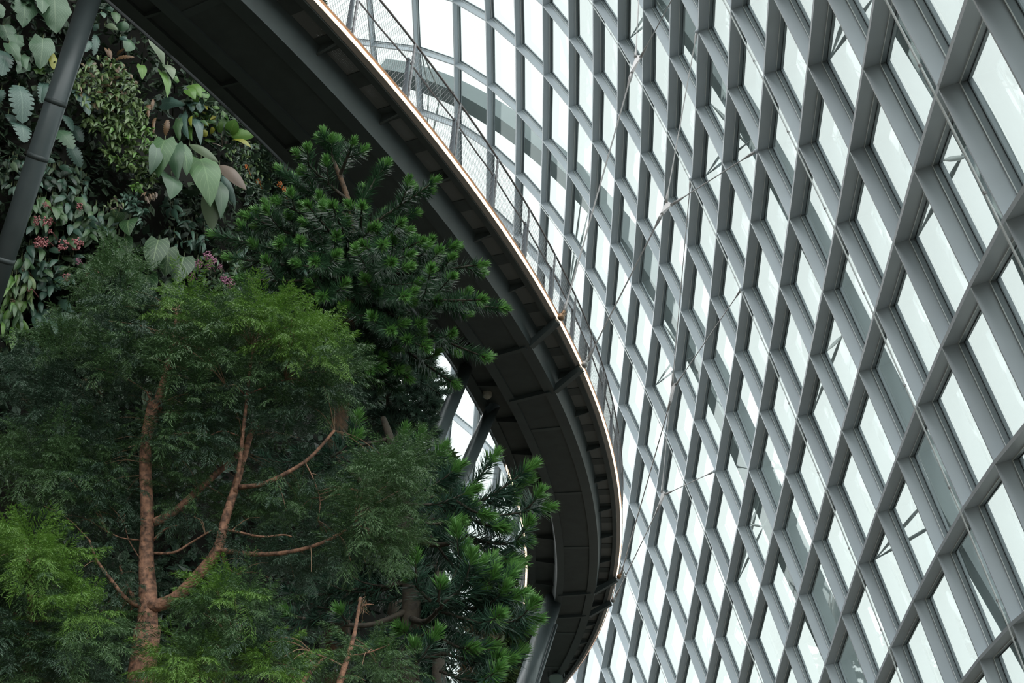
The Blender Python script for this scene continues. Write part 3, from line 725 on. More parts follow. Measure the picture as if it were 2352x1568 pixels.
def fan(cx, cy, rx, ry, n, lmin, lmax, wr, dirs=(20, 160), mats=None):
    """a loose bunch of leaves round a centre (measured on the photograph)"""
    out = []
    for _ in range(n):
        a = random.uniform(0, 2*math.pi); r = math.sqrt(random.random()); x = cx+rx*r*math.cos(a); y = cy+ry*r*math.sin(a)
        d = math.radians(random.uniform(*dirs)); L = random.uniform(lmin, lmax)
        l = (x, y, x+L*math.cos(d), y+L*math.sin(d), L*wr*random.uniform(.8, 1.15))
        if mats: l = l+(random.choice(mats),)
        out.append(l)
    return out
WP = wall_plant
WP('giant_leaf_vine', 'climber with big ruffled leaves at the very top left corner', 'plant', [(58, -2, 52, 62, 52), (125, -2, 128, 76, 66), (8, 58, 20, 96, 44), (90, -14, 98, 30, 40), (-12, 10, 6, 42, 34), (40, 80, 30, 118, 36, 'tarod')], 'ruffle', 'ruff', wav=.05, droop=.1)
WP('ruffled_leaf_plant', 'ruffled leaves below the corner climber, left of the slanted column', 'plant', [(98, 88, 92, 158, 52), (48, 128, 60, 158, 30), (112, 120, 124, 160, 26, 'yellow'), (60, 140, 40, 168, 34), (20, 100, 46, 140, 30), (85, 155, 105, 170, 26, 'bright')], 'ruffle', 'ruff', wav=.06)
WP('lobed_leaf_climber', 'climber with deeply cut blue-green leaves left of the column', 'plant', [(42, 196, 52, 281, 54), (36, 278, 56, 325, 44), (10, 118, 4, 172, 40), (100, 188, 96, 236, 26), (2, 206, -6, 236, 30), (18, 262, 34, 288, 22)], 'blue', 'lobed', fold=.12, stems=True)
WP('cut_leaf_climber', 'cut blue-green leaves just right of the slanted column', 'plant', [(160, 202, 206, 262, 34), (140, 262, 168, 300, 24), (168, 290, 190, 326, 26), (160, 332, 186, 384, 30), (128, 300, 168, 340, 40, 'tarod'), (190, 215, 228, 240, 28, 'tarod'), (106, 190, 98, 232, 22)], 'blue', 'lobed', fold=.12)
WP('fine_leaf_shrub', 'light green shrub of many small leaves on the middle of the wall', 'shrub', fan(238, 195, 74, 58, 380, 9, 16, .5, (0, 360), ['small', 'small', 'small', 'smallr'])+fan(265, 265, 78, 50, 340, 9, 16, .5, (0, 360), ['small'])+fan(298, 335, 66, 55, 340, 9, 16, .5, (0, 360), ['small', 'small', 'bright'])+fan(330, 395, 34, 34, 90, 9, 16, .5, (0, 360), ['small']), 'small', 'oval', off=.9, stems=False)
WP('flowering_shrub', 'small-leaved shrub with orange flowers beside the walkway edge', 'shrub', fan(590, 400, 58, 45, 240, 6, 11, .55, (0, 360), ['small', 'under', 'fern'])+fan(630, 440, 50, 50, 200, 6, 11, .55, (0, 360), ['under', 'fern'])+fan(560, 350, 46, 26, 110, 6, 11, .55, (0, 360), ['under', 'fern', 'small']), 'under', 'oval', off=.8, stems=False,
   flowers=[(566, 382, 5, 'orange'), (655, 385, 7, 'orange'), (592, 416, 6, 'orange'), (642, 424, 7, 'orange'), (652, 434, 6, 'orange'), (658, 458, 5, 'orange'), (596, 490, 4, 'orange')])
WP('giant_taro', 'giant-leaved plant with broad heart-shaped leaves in the middle of the wall', 'plant',
   [(378, 322, 363, 406, 56), (404, 335, 408, 412, 40, 'tarod'), (461, 366, 484, 471, 72), (489, 445, 486, 531, 50, 'pale'), (434, 332, 502, 372, 20, 'pale', 'oval'), (503, 379, 565, 434, 28, 'pink', 'oval'), (509, 402, 541, 471, 20, 'blue', 'oval'), (416, 335, 430, 402, 40), (392, 404, 393, 456, 52, 'tarod'), (360, 340, 345, 400, 34, 'tarod'), (500, 420, 508, 500, 40, 'tarod')], 'taro', 'heart', off=1.3, fold=.16, wav=.025)
WP('bright_leaf_plant', 'bright green large leaves hanging near the top beside the walkway', 'plant', [(372, 165, 386, 222, 24), (325, 150, 327, 182, 22), (400, 180, 412, 188, 20), (440, 195, 462, 222, 30), (432, 205, 448, 228, 26), (352, 95, 378, 150, 24, 'pale'), (384, 150, 398, 180, 26, 'pale'), (340, 60, 345, 82, 20, 'pale'), (470, 205, 470, 235, 22)], 'bright', 'heart')
WP('pale_leaf_plant', 'pale grey-green leaves above the giant leaves', 'plant', [(372, 238, 424, 240, 30), (396, 232, 380, 252, 26), (440, 232, 442, 256, 24), (455, 232, 460, 258, 30), (420, 262, 432, 318, 26), (410, 275, 412, 325, 22, 'medi'), (445, 270, 462, 330, 26), (436, 290, 440, 322, 18, 'bright')], 'blue', 'ruff', wav=.05)
WP('rosette_plant', 'upright rosette of broad green leaves against the walkway edge', 'plant', [(525, 312, 540, 274, 32), (530, 314, 588, 309, 24), (532, 322, 576, 336, 16, 'yellow'), (518, 308, 512, 252, 20), (510, 308, 490, 262, 22), (500, 290, 470, 268, 20), (535, 318, 560, 296, 24)], 'bright', 'oval', off=.9, stems=False, fold=.15)
WP('yellow_edged_plant', 'yellow-green tufts of leaves left of the rosette plant', 'plant', fan(465, 262, 34, 26, 34, 14, 24, .5, (0, 360), ['bright', 'yellow', 'medi', 'medi'])+[(462, 312, 476, 300, 18, 'yellow'), (488, 308, 486, 292, 14, 'yellow'), (470, 322, 496, 324, 14, 'bright')], 'bright', 'oval')
WP('air_plant', 'pale spiky tuft in the crook below the rosette plant', 'plant', [(512, 338, 482, 328, 3), (512, 338, 508, 306, 3), (514, 338, 528, 308, 3), (516, 338, 524, 316, 3), (516, 340, 532, 328, 3), (510, 338, 516, 312, 3)], 'pink', 'lance', stems=False)
WP('medinilla', 'shrub with oval leaves and hanging pink flower clusters right of the column', 'shrub',
   fan(150, 500, 90, 50, 70, 20, 32, .58, (20, 170), ['medi', 'medi', 'medib'])+fan(95, 470, 45, 32, 24, 20, 32, .55, (20, 170), ['medi', 'bright'])+fan(230, 520, 50, 42, 34, 20, 32, .5, (20, 170), ['medi', 'medib', 'medi'])+[(122, 484, 142, 494, 12, 'yellow'), (128, 490, 150, 505, 12, 'yellow'), (200, 530, 240, 545, 13, 'brownf')], 'medi', 'oval', off=.9, fold=.2,
   flowers=[(104, 470, 6), (85, 506, 10), (109, 509, 12), (88, 556, 12), (101, 556, 11), (144, 563, 13), (177, 561, 14), (183, 474, 9), (115, 531, 5)])
WP('medinilla', 'shrub with few pink flower clusters under the larger pink-flowered shrub', 'shrub', fan(150, 612, 60, 25, 22, 22, 36, .5, (0, 180), ['medi', 'medib'])+fan(80, 600, 45, 40, 28, 20, 34, .55, (10, 170), ['medi', 'medib'])+fan(210, 640, 30, 40, 16, 20, 30, .5, (20, 160), ['medi']), 'medi', 'oval', off=.9,
   flowers=[(152, 637, 10), (200, 634, 7), (223, 623, 6), (179, 600, 7, 'purpfl'), (68, 664, 6, 'pinkfl'), (55, 617, 6, 'smallr'), (29, 692, 6, 'smallr')])
WP('hanging_leaf_plant', 'limp yellow-green hanging leaves at the left edge below the column', 'plant', fan(45, 660, 36, 36, 40, 22, 36, .36, (50, 130), ['medi', 'bright', 'small'])+fan(25, 730, 26, 40, 34, 22, 40, .34, (60, 120), ['medi', 'bright']), 'medi', 'oval', off=1.)
WP('oval_leaf_plant', 'dull green oval leaves in shade below the pink flowers', 'plant', fan(95, 640, 40, 30, 26, 20, 34, .55, (0, 180))+fan(120, 715, 50, 30, 24, 24, 40, .5, (0, 180)), 'medib', 'oval')
WP('anthurium', 'pale-veined heart leaves left of the mauve flowers', 'plant', [(364, 551, 348, 622, 56), (387, 570, 380, 634, 50), (422, 590, 405, 652, 58), (338, 633, 327, 712, 54), (404, 650, 380, 700, 46, 'anth')], 'anth', 'heart', off=1.4, fold=.1, droop=.08, wav=.02)
WP('anthurium', 'smaller pale-veined leaves beside the pink-flowered shrub', 'plant', [(297, 504, 296, 540, 44), (272, 486, 262, 512, 34), (292, 592, 268, 605, 30), (285, 545, 298, 590, 34), (270, 570, 275, 600, 30), (296, 618, 300, 636, 28), (163, 722, 150, 752, 48, 'tarod'), (212, 738, 198, 762, 40, 'tarod')], 'anth', 'heart', off=1.1, fold=.1)
WP('mauve_flower_shrub', 'shrub with mauve flower clusters beside the pine', 'shrub', fan(490, 620, 60, 40, 60, 12, 20, .5, (0, 360), ['medib', 'medi', 'medi'])+fan(540, 620, 26, 40, 30, 12, 20, .5, (0, 360), ['medi']), 'medi', 'oval', off=1.2,
   flowers=[(476, 586, 10, 'purpfl'), (460, 605, 9, 'purpfl'), (490, 597, 9, 'purpfl'), (481, 610, 8, 'purpfl'), (437, 634, 11, 'purpfl'), (447, 606, 6, 'purpfl'), (515, 641, 10, 'purpfl'), (530, 648, 12, 'purpfl'), (505, 612, 7, 'purpfl'), (482, 680, 7, 'purpfl'), (497, 716, 6, 'purpfl')])
WP('grey_leaf_shrub', 'small grey-green rosettes beside the dark hollow in the wall', 'shrub', fan(300, 465, 26, 18, 50, 9, 16, .5, (0, 360))+fan(318, 490, 14, 20, 26, 9, 16, .5, (0, 360))+fan(262, 470, 20, 14, 26, 9, 14, .4, (0, 360), ['small', 'pink', 'small']), 'medib', 'oval', off=1.1, stems=False)
WP('blue_whorl_plant', 'dark blue-green whorled leaves under the giant leaves', 'plant', [(395, 472, 364, 474, 11), (395, 472, 420, 486, 12), (392, 475, 385, 500, 14), (398, 478, 408, 505, 14), (390, 470, 372, 462, 10), (400, 470, 410, 458, 12, 'blue'), (385, 460, 378, 452, 12, 'blue')]+fan(450, 555, 22, 12, 16, 14, 26, .3, (0, 180))+fan(430, 525, 60, 40, 34, 16, 28, .35, (0, 180), ['dark', 'medib']), 'medib', 'oval', off=.8)
WP('bright_tip_shrub', 'tiny lime-green tuft at the foot of the small-leaved shrub', 'shrub', fan(312, 430, 14, 7, 26, 8, 13, .5, (0, 360), ['bright'])+fan(345, 448, 12, 12, 20, 10, 16, .4, (20, 160), ['smallr', 'pink']), 'bright', 'oval', off=1.1, stems=False)
WP('brown_fern', 'withered brown fronds between the shrubs near the top', 'fern', [(260, 140, 308, 130, 12), (255, 135, 250, 110, 8), (250, 130, 240, 108, 8), (268, 128, 285, 112, 8), (345, 240, 340, 268, 12), (385, 275, 380, 312, 14), (352, 228, 348, 252, 8), (358, 270, 352, 310, 8)], 'brownf', 'lobed', stems=False)
WP('wall_fern', 'green fern fronds under the brown fronds', 'fern', [(285, 165, 255, 158, 18), (285, 168, 262, 178, 16), (290, 165, 296, 180, 16), (215, 140, 200, 160, 16), (220, 80, 216, 126, 18, 'blue'), (208, 95, 196, 118, 16, 'blue')], 'fern', 'lobed', stems=False)
WP('round_leaf_plant', 'dim round leaves in the top corner between column and walkway', 'plant', [(262, 15, 240, 26, 20), (262, 28, 268, 52, 20, 'medi'), (285, 48, 280, 72, 28, 'tarod'), (300, 92, 290, 116, 30, 'tarod'), (240, 58, 270, 68, 16, 'pale'), (226, 66, 214, 60, 18, 'blue'), (245, 2, 262, 8, 14, 'blue'), (232, 30, 240, 40, 14), (275, 85, 292, 92, 14, 'blue'), (330, 75, 342, 84, 12, 'pale')], 'medib', 'oval')
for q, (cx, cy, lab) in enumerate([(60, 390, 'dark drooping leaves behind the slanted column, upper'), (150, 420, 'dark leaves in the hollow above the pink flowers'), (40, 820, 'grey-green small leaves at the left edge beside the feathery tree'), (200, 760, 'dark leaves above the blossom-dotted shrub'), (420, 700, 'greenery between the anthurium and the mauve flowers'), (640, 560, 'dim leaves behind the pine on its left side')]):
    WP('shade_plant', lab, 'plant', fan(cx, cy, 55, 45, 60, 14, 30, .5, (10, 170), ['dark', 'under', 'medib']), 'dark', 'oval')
WP('pale_vine', 'pale large leaves glimpsed through the gaps of the conifer top', 'plant', [(650, 510, 640, 575, 60), (600, 520, 590, 560, 34, 'tarod'), (690, 560, 700, 600, 36), (830, 625, 850, 670, 50), (860, 640, 880, 690, 40, 'pale'), (780, 690, 800, 740, 40), (560, 560, 550, 600, 30, 'medib'), (840, 700, 830, 740, 30, 'tarod')]+fan(760, 620, 120, 70, 60, 18, 34, .5, (20, 160), ['medib', 'under', 'blue']), 'blue', 'heart', off=.8)
WP('blossom_shrub', 'twiggy shrub dotted with tiny pale pink blossoms', 'shrub', fan(215, 930, 70, 70, 120, 8, 15, .4, (0, 360), ['under', 'medi', 'fern']), 'under', 'oval', off=1.5, stems=False, flowers=[(180+random.uniform(-14, 50), 880+random.uniform(-14, 90), random.uniform(2.5, 4), 'smallr') for _ in range(26)]+[(48, 903, 4, 'smallr'), (50, 915, 4, 'smallr'), (195, 1040, 4, 'smallr')])
WP('strap_leaf_plant', 'pale strap leaves at the left edge beside the feathery tree', 'plant', [(12, 1080, 4, 1048, 6), (14, 1085, 30, 1066, 5), (10, 1095, 20, 1120, 5), (0, 1060, 12, 1040, 8)], 'pale', 'lance', stems=False)
# ------------------------------------------------------------------ conifers with brush-like shoots
def polyc(pts, n=14):
    """smooth curve through the points"""
    pts = np.asarray(pts, float); m = len(pts); t = np.arange(m); ts = np.linspace(0, m-1, n)
    if m == 2: return pts[0]+(pts[1]-pts[0])*ts[:, None]
    out = []
    for x in ts:
        i = min(int(x), m-2); f = x-i; p0 = pts[max(i-1, 0)]; p1 = pts[i]; p2 = pts[i+1]; p3 = pts[min(i+2, m-1)]
        out.append(.5*((2*p1)+(-p0+p2)*f+(2*p0-5*p1+4*p2-p3)*f*f+(-p0+3*p1-3*p2+p3)*f**3))
    return np.array(out)
def needles(old, new, pts, nl, dens, start=.0, tip=.16, flat=.6, nw=.015):
    """needles along a shoot; the last bit carries the young bright ones"""
    pts = np.asarray(pts); seg = np.diff(pts, axis=0); L = np.linalg.norm(seg, axis=1); tot = L.sum()
    n = int(tot*(1-start)*dens); cum = np.concatenate([[0], np.cumsum(L)])
    s = rng.uniform(start*tot, tot, n)
    tl = min(tip, tot*.5); extra = int(70*min(1, dens/230)); s = np.concatenate([s, tot-rng.uniform(0, 1, extra)**1.3*tl])
    k = np.clip(np.searchsorted(cum, s)-1, 0, len(L)-1); f = (s-cum[k])/L[k]
    p = pts[k]+seg[k]*f[:, None]; d = seg[k]/L[k][:, None]
    up = np.array([0, 0, 1.]); sd = np.cross(d, up); sd /= (np.linalg.norm(sd, axis=1)[:, None]+1e-6); uu = np.cross(sd, d)
    ph = rng.uniform(0, 2*math.pi, len(s)); c = np.cos(ph); c = np.sign(c)*np.abs(c)**flat; q = sd*c[:, None]+uu*np.sin(ph)[:, None]; q /= np.linalg.norm(q, axis=1)[:, None]
    near = np.clip((tot-s)/tl, 0, 1)
    ang = np.radians(24+36*near+rng.normal(0, 6, len(s)))
    a = d*np.cos(ang)[:, None]+q*np.sin(ang)[:, None]
    ln = nl*rng.uniform(.8, 1.12, len(s))*(.62+.38*near)
    isn = near < .75
    up2 = d+rng.normal(0, .25, (len(s), 3))
    scatter(old, TN, TNQ, p[~isn], a[~isn], up2[~isn], ln[~isn], nw)
    scatter(new, TN, TNQ, p[isn], a[isn], up2[isn], ln[isn], nw*1.15)
def conifer_branch(tree, root, tip, nl, dens, mold, mnew, nshoot, spread=.5, sag=.0, bare=.18, wood=.028, name='branch', newtip=.16, side=None):
    root = np.asarray(root, float); tip = np.asarray(tip, float); ax = tip-root; L = np.linalg.norm(ax)
    mid = (root+tip)/2+np.array([0, 0, -sag*L]); c = polyc([root, mid, tip], 12)
    wb = MB(); wb.tube(c, np.linspace(wood, .009, 12), 6); old = MB(); new = MB()
    needles(old, new, c, nl, dens, bare, newtip)
    for k in range(nshoot):
        t = .28+.6*(k+.5)/nshoot; i = int(t*11); p = c[i]; d = nrm(c[min(i+1, 11)]-c[i-1])
        s = np.cross(d, (0, 0, 1)); s = nrm(s)*(1 if k % 2 else -1)
        a = nrm(d*.75+s*random.uniform(.55, .85)+np.array([0, 0, random.uniform(-.12, .42)]))
        l = L*spread*(1.1-t)*random.uniform(.75, 1.2)
        l = max(l, nl*1.6)
        e = p+a*l; m_ = (p+e)/2+np.array([0, 0, -.05*l]); cc = polyc([p, m_, e+np.array([0, 0, .08*l])], 8)
        wb.tube(cc, np.linspace(.012, .005, 8), 5); needles(old, new, cc, nl, dens, .05, newtip)
        if l > nl*5.5:
            for j in range(2):
                p2 = cc[3+j*2]; s2 = nrm(np.cross(nrm(cc[-1]-cc[0]), (0, 0, 1)))*(1 if j else -1); a2 = nrm(a+s2*.8+np.array([0, 0, .2])); e2 = p2+a2*l*.4
                c2 = polyc([p2, e2], 5); wb.tube(c2, .005, 4); needles(old, new, c2, nl, dens, .05, newtip)
    br = wb.build(name, M['darkbark'], tree, True)
    old.build('needles', M[mold], br)
    o = new.build('young_needles', M[mnew], br); o['label'] = 'bright green young needles at the shoot tips' if mnew == 'needlet' else 'needles at the shoot tips'
    return br
def at(l): return np.array([W(x, y, Y) for x, y, Y in l])
# pine in front of the walkway
T1 = [(770, 1750, 16.2), (775, 1250, 15.9), (776, 1000, 15.7), (785, 900, 15.6), (797, 760, 15.5), (812, 660, 15.4), (823, 600, 15.3), (816, 520, 15.3), (790, 430, 15.2), (762, 360, 15.2)]
pine = empty('conifer_tree', tuple(np.array(W(770, 1750, 16.2))*[1, 1, 0])); tag(pine, 'dark conifer with bright green tips, its top in front of the walkway', 'tree')
tp = at(T1); tp = np.concatenate([[[tp[0][0], tp[0][1], 0]], tp]); mb = MB(); mb.tube(polyc(tp, 50), np.linspace(.17, .03, 50)*np.where(np.arange(50) > 30, .8, 1), 14); mb.build('trunk', M['scalebark'], pine, True)
B1 = [((775, 395), (742, 300), 15.1, 4), ((780, 405), (812, 322), 14.8, 3), ((785, 420), (776, 318), 15.4, 2), ((800, 460), (680, 350), 14.7, 6), ((812, 505), (638, 385), 15.6, 5), ((812, 500), (880, 375), 15.6, 5), ((818, 535), (1003, 412), 15.0, 7),
      ((816, 540), (632, 460), 14.5, 7), ((820, 555), (950, 432), 15.6, 5), ((822, 585), (560, 492), 14.9, 9), ((823, 600), (484, 536), 15.7, 8), ((823, 595), (705, 470), 14.2, 6), ((823, 598), (762, 468), 13.9, 5), ((823, 598), (832, 470), 14.1, 5), ((823, 600), (922, 508), 14.2, 6),
      ((824, 606), (970, 552), 14.4, 7), ((824, 615), (1045, 562), 14.8, 10), ((822, 630), (1112, 606), 14.9, 10), ((817, 655), (1163, 708), 15.0, 10), ((814, 670), (1110, 688), 14.3, 7), ((812, 672), (1118, 822), 15.0, 10), ((806, 700), (1050, 885), 15.5, 10),
      ((822, 615), (520, 590), 15.1, 8), ((818, 635), (545, 640), 14.5, 8), ((814, 655), (600, 690), 14.9, 8), ((806, 690), (680, 760), 14.4, 6), ((820, 640), (900, 600), 13.6, 6), ((815, 660), (930, 680), 13.8, 7), ((810, 680), (900, 760), 13.9, 8), ((805, 705), (980, 800), 14.6, 9), ((800, 735), (850, 850), 14.6, 7), ((798, 750), (940, 870), 15.2, 9), ((800, 740), (760, 840), 14.6, 5), ((823, 605), (880, 560), 13.4, 5), ((822, 612), (720, 600), 13.6, 6), ((818, 640), (740, 680), 13.8, 6), ((822, 585), (640, 560), 14.0, 7)]
tpts = at(T1)
def trunkpt(T, px, py):
    T = np.array(T); i = np.argmin(np.abs(T[:, 1]-py)); ys = T[:, 1][::-1]
    return W(np.interp(py, ys, T[:, 0][::-1]), py, np.interp(py, ys, T[:, 2][::-1]))
for (r, t, Y, ns) in B1:
    conifer_branch(pine, trunkpt(T1, *r), W(t[0], t[1], Y), .165, 330, 'needle', 'needlet', max(1, int(ns*.5)), .5, .03)
for k in range(26):
    y = random.uniform(560, 860); a = random.uniform(0, 2*math.pi); p = trunkpt(T1, 0, y); l = random.uniform(.7, 1.5)*(1.25 if y > 620 else .8)*(.7 if math.cos(a) > 0 else 1)
    conifer_branch(pine, p, p+np.array([math.cos(a)*l, math.sin(a)*l*.8+.2, random.uniform(-.5, .15)]), .135, 300, 'needle', 'needle', 5, .45, .0)
# long-needled conifer lower right
T2 = [(930, 1800, 15.4), (938, 1500, 15.2), (945, 1380, 15.1), (940, 1250, 15.0), (930, 1150, 15.0), (900, 1020, 15.1), (880, 960, 15.2)]
con = empty('conifer_tree', tuple(np.array(W(930, 1800, 15.4))*[1, 1, 0])); tag(con, 'long-needled conifer in the lower middle, its branches reaching under the walkway', 'tree')
tp = at(T2); tp = np.concatenate([[[tp[0][0], tp[0][1], 0]], tp]); mb = MB(); mb.tube(polyc(tp, 40), np.linspace(.16, .035, 40), 14); mb.build('trunk', M['darkbark'], con, True)
B2 = [((1020, 1175), (1139, 1042), 14.0, 3), ((1010, 1180), (1226, 1066), 14.1, 4), ((1010, 1185), (1216, 1100), 14.3, 4), ((1000, 1160), (1264, 1163), 14.0, 5), ((935, 1160), (1092, 1122), 13.8, 4), ((930, 1140), (1060, 1066), 14.2, 4), ((925, 1120), (1020, 1024), 14.4, 4), ((915, 1090), (968, 992), 14.7, 3), ((905, 1060), (932, 984), 14.9, 3),
      ((800, 1030), (822, 950), 14.0, 2), ((760, 1050), (822, 996), 14.0, 2), ((1050, 1150), (1124, 1182), 13.7, 3), ((1050, 1170), (1158, 1212), 13.9, 4), ((1070, 1230), (1213, 1242), 14.0, 5), ((1080, 1240), (1186, 1290), 14.0, 4), ((935, 1190), (1056, 1194), 13.7, 4),
      ((1010, 1385), (1070, 1252), 13.4, 5), ((1010, 1390), (1108, 1290), 13.2, 6), ((1012, 1392), (1176, 1318), 13.5, 6), ((1010, 1395), (1200, 1362), 13.6, 6), ((1000, 1400), (1235, 1420), 13.4, 7), ((990, 1380), (935, 1312), 13.0, 4), ((1005, 1380), (1012, 1340), 13.0, 3), ((960, 1560), (953, 1480), 12.9, 4), ((1020, 1470), (1090, 1488), 13.3, 4), ((1020, 1500), (1176, 1512), 13.6, 6), ((1010, 1540), (1130, 1560), 13.4, 5),
      ((700, 1420), (656, 1402), 14.6, 2), ((800, 1430), (780, 1402), 14.6, 2), ((1000, 1300), (880, 1250), 14.8, 4), ((1000, 1440), (880, 1480), 14.2, 5), ((990, 1230), (1080, 1330), 14.5, 5)]
hubs = [((935, 1170), (1010, 1180)), ((945, 1390), (1010, 1390))]
mb = MB()
for (x0, y0, Y0), (x1, y1, Y1) in (((932, 1180, 15.0), (1085, 1172, 14.0)), ((944, 1420, 15.1), (1015, 1392, 13.4)), ((944, 1480, 15.2), (1020, 1500, 13.5)), ((930, 1150, 15), (780, 1060, 14.2)), ((942, 1400, 15.1), (760, 1430, 14.7)), ((935, 1230, 15.0), (1075, 1235, 14.0)), ((925, 1120, 15.0), (1000, 1140, 14.1))):
    mb.tube(polyc([W(x0, y0, Y0), (W(x0, y0, Y0)+W(x1, y1, Y1))/2-np.array([0, 0, .1]), W(x1, y1, Y1)], 8), np.linspace(.04, .02, 8), 7)
mb.build('limb', M['darkbark'], con, True)
for (r, t, Y, ns) in B2:
    conifer_branch(con, W(r[0], r[1], Y+.15), W(t[0], t[1], Y), .21, 330, 'needle2', 'needlet', max(0, ns-3), .6, .09, bare=.0, wood=.018, newtip=.22)
for k in range(40):
    y = random.uniform(1000, 1560); p = trunkpt(T2, 0, y); a = random.uniform(0, 2*math.pi); l = random.uniform(.8, 1.7)*(.5 if math.cos(a) > 0 else 1)
    conifer_branch(con, p, p+np.array([math.cos(a)*l, abs(math.sin(a))*l*.8, random.uniform(-.6, .1)]), .19, 190, 'needle2', 'needle2', 5, .5, .0, newtip=.2)
# bluish conifer behind the two
T3 = [(905, 1700, 18.2), (905, 1200, 18.0), (900, 1000, 17.8), (895, 880, 17.7), (890, 790, 17.7)]
blu = empty('conifer_tree', tuple(np.array(W(905, 1700, 18.2))*[1, 1, 0])); tag(blu, 'blue-green drooping conifer behind the other two, left of the slanted columns', 'tree')
tp = at(T3); tp = np.concatenate([[[tp[0][0], tp[0][1], 0]], tp]); mb = MB(); mb.tube(polyc(tp, 30), np.linspace(.16, .03, 30), 12); mb.build('trunk', M['darkbark'], blu, True)
for (t, Y, ns) in (((1000, 935), 17.2, 6), ((985, 880), 17.5, 5), ((1010, 905), 17.0, 5), ((975, 965), 17.1, 6), ((1000, 1000), 17.2, 6), ((950, 850), 17.3, 5), ((850, 850), 17.0, 5), ((960, 1010), 17.0, 6), ((830, 930), 17.0, 6), ((1030, 870), 17.2, 5), ((930, 930), 16.8, 6), ((900, 990), 16.8, 6), ((860, 1010), 16.8, 6), ((990, 850), 17.6, 5), ((880, 890), 16.9, 5)):
    y0 = t[1]-55; conifer_branch(blu, trunkpt(T3, 0, y0), W(t[0], t[1], Y), .14, 300, 'needle3', 'needle3', ns, .5, -.06)
# a spray of leaves against the sky at the right edge of that conifer
def far_tree(name, lab, cx, base_y, top_y, halfw, Y, m, n=2600, ls=(.2, .4), cat='tree'):
    r0 = W(cx, base_y, Y); r0 = np.array([r0[0], r0[1], 0]); root = empty(name, tuple(r0)); tag(root, lab, cat)
    zt = W(cx, top_y, Y)[2]; zb = W(cx, base_y, Y)[2]; hw = halfw/F*Y*1.1; mb = MB(); mb.tube([r0, r0+np.array([.1, 0, zb*.6]), np.array([r0[0], r0[1], zt-.5])], [.22, .16, .04], 10); mb.build('trunk', M['darkbark'], root, True)
    mb = MB(); blobs = []
    for _ in range(14):
        t = random.random(); blobs.append((r0[0]+random.uniform(-1, 1)*hw*.7, r0[1]+random.uniform(-1, 1)*hw*.7, zb+(zt-zb)*t*.9, hw*random.uniform(.3, .55)))
    for (x, y, z, r) in blobs:
        k = n//14; q = rng.normal(0, 1, (k, 3)); q /= np.linalg.norm(q, axis=1)[:, None]; q *= rng.uniform(.4, 1, (k, 1))**.4*r
        s = rng.uniform(*ls, k); scatter(mb, TL, TLQ, np.array([x, y, z])+q, q+rv(k, .3)+[0, 0, -.2], q+[0, 0, .6], s, s*.5)
    mb.build('foliage', M[m], root)
far_tree('broadleaf_tree', 'small leafy tree against the white sky between the two middle columns', 1008, 1200, 1010, 34, 24.0, 'small', 1500, (.12, .26))
far_tree('broadleaf_tree', 'round grey-green tree far behind, under the bright inner rim', 1130, 1560, 1275, 70, 47.0, 'small', 4200, (.25, .5))
far_tree('broadleaf_tree', 'reddish-tinged tree far behind the lowest conifer shoots', 1098, 1560, 1380, 40, 44.0, 'smallr', 2600, (.2, .4))
# ------------------------------------------------------------------ weeping feathery tree in front on the left
def spray_template(seed, n=12, L=1.0):
    """a drooping feathery twig: curved axis, side twiglets, tiny scale leaves; y along, z up"""
    r = np.random.default_rng(seed); P_ = []; A_ = []; S_ = []
    ax = [np.array([0, L*t, -.28*L*t*t]) for t in np.linspace(0, 1, n)]
    for i in range(1, n):
        d = nrm(ax[i]-ax[i-1]); 
        for sgn in (-1, 1):
            l = L*.36*(1-.62*i/n)*r.uniform(.7, 1.15); dr = nrm(d*.8+np.array([sgn*.75, 0, r.uniform(-.45, .25)]))
            m = 5
            for j in range(m):
                t = (j+.6)/m; p = ax[i]+dr*l*t+np.array([0, 0, -.35*l*t*t])
                for s2 in (-1, 1):
                    P_.append(p); A_.append(nrm(dr*.9+np.array([r.uniform(-.5, .5), .3*s2, -.25+.35*s2*r.uniform(.3, 1)]))); S_.append(.10*L*r.uniform(.7, 1.2))
    P_ = np.array(P_); A_ = np.array(A_); S_ = np.array(S_); k = len(P_)
    up = np.tile([0, 0, 1.], (k, 1))+r.normal(0, .5, (k, 3)); up -= A_*(up*A_).sum(1)[:, None]; up /= np.linalg.norm(up, axis=1)[:, None]; x = np.cross(A_, up)
    V = P_[:, None]+TN[None, :, 0, None]*x[:, None]*(S_*.19)[:, None, None]+TN[None, :, 1, None]*A_[:, None]*S_[:, None, None]
    Q = TNQ[None]+(np.arange(k)*4)[:, None, None]
    return V.reshape(-1, 3), Q.reshape(-1, 4)
SPR = [spray_template(i) for i in range(6)]
def add_sprays(mb, pos, ax, size):
    for i in range(len(pos)):
        V, Q = SPR[rng.integers(6)]; a = nrm(ax[i]); u = nrm(np.array([0, 0, 1.])-a*a[2]+rng.normal(0, .15, 3)); u = nrm(u-a*np.dot(a, u)); x = np.cross(a, u)
        mb.add((V[:, :1]*x+V[:, 1:2]*a+V[:, 2:3]*u)*size[i]+pos[i], Q)
FY = 10.0
wt = empty('weeping_tree', tuple(np.array(W(330, 1568, FY))*[1, 1, 0])); tag(wt, 'tree with rust-red trunk and weeping feathery foliage, front left', 'tree')
def limb(pts, r0, r1, name='branch', m='redbark', n=22):
    c = polyc(at(pts), n); mb = MB(); mb.tube(c, np.linspace(r0, r1, n), 12 if r0 > .03 else 8); mb.build(name, M[m], wt, True); return c
px2m = 11.0/F
LIMBS = []
base = W(322, 1568, FY)
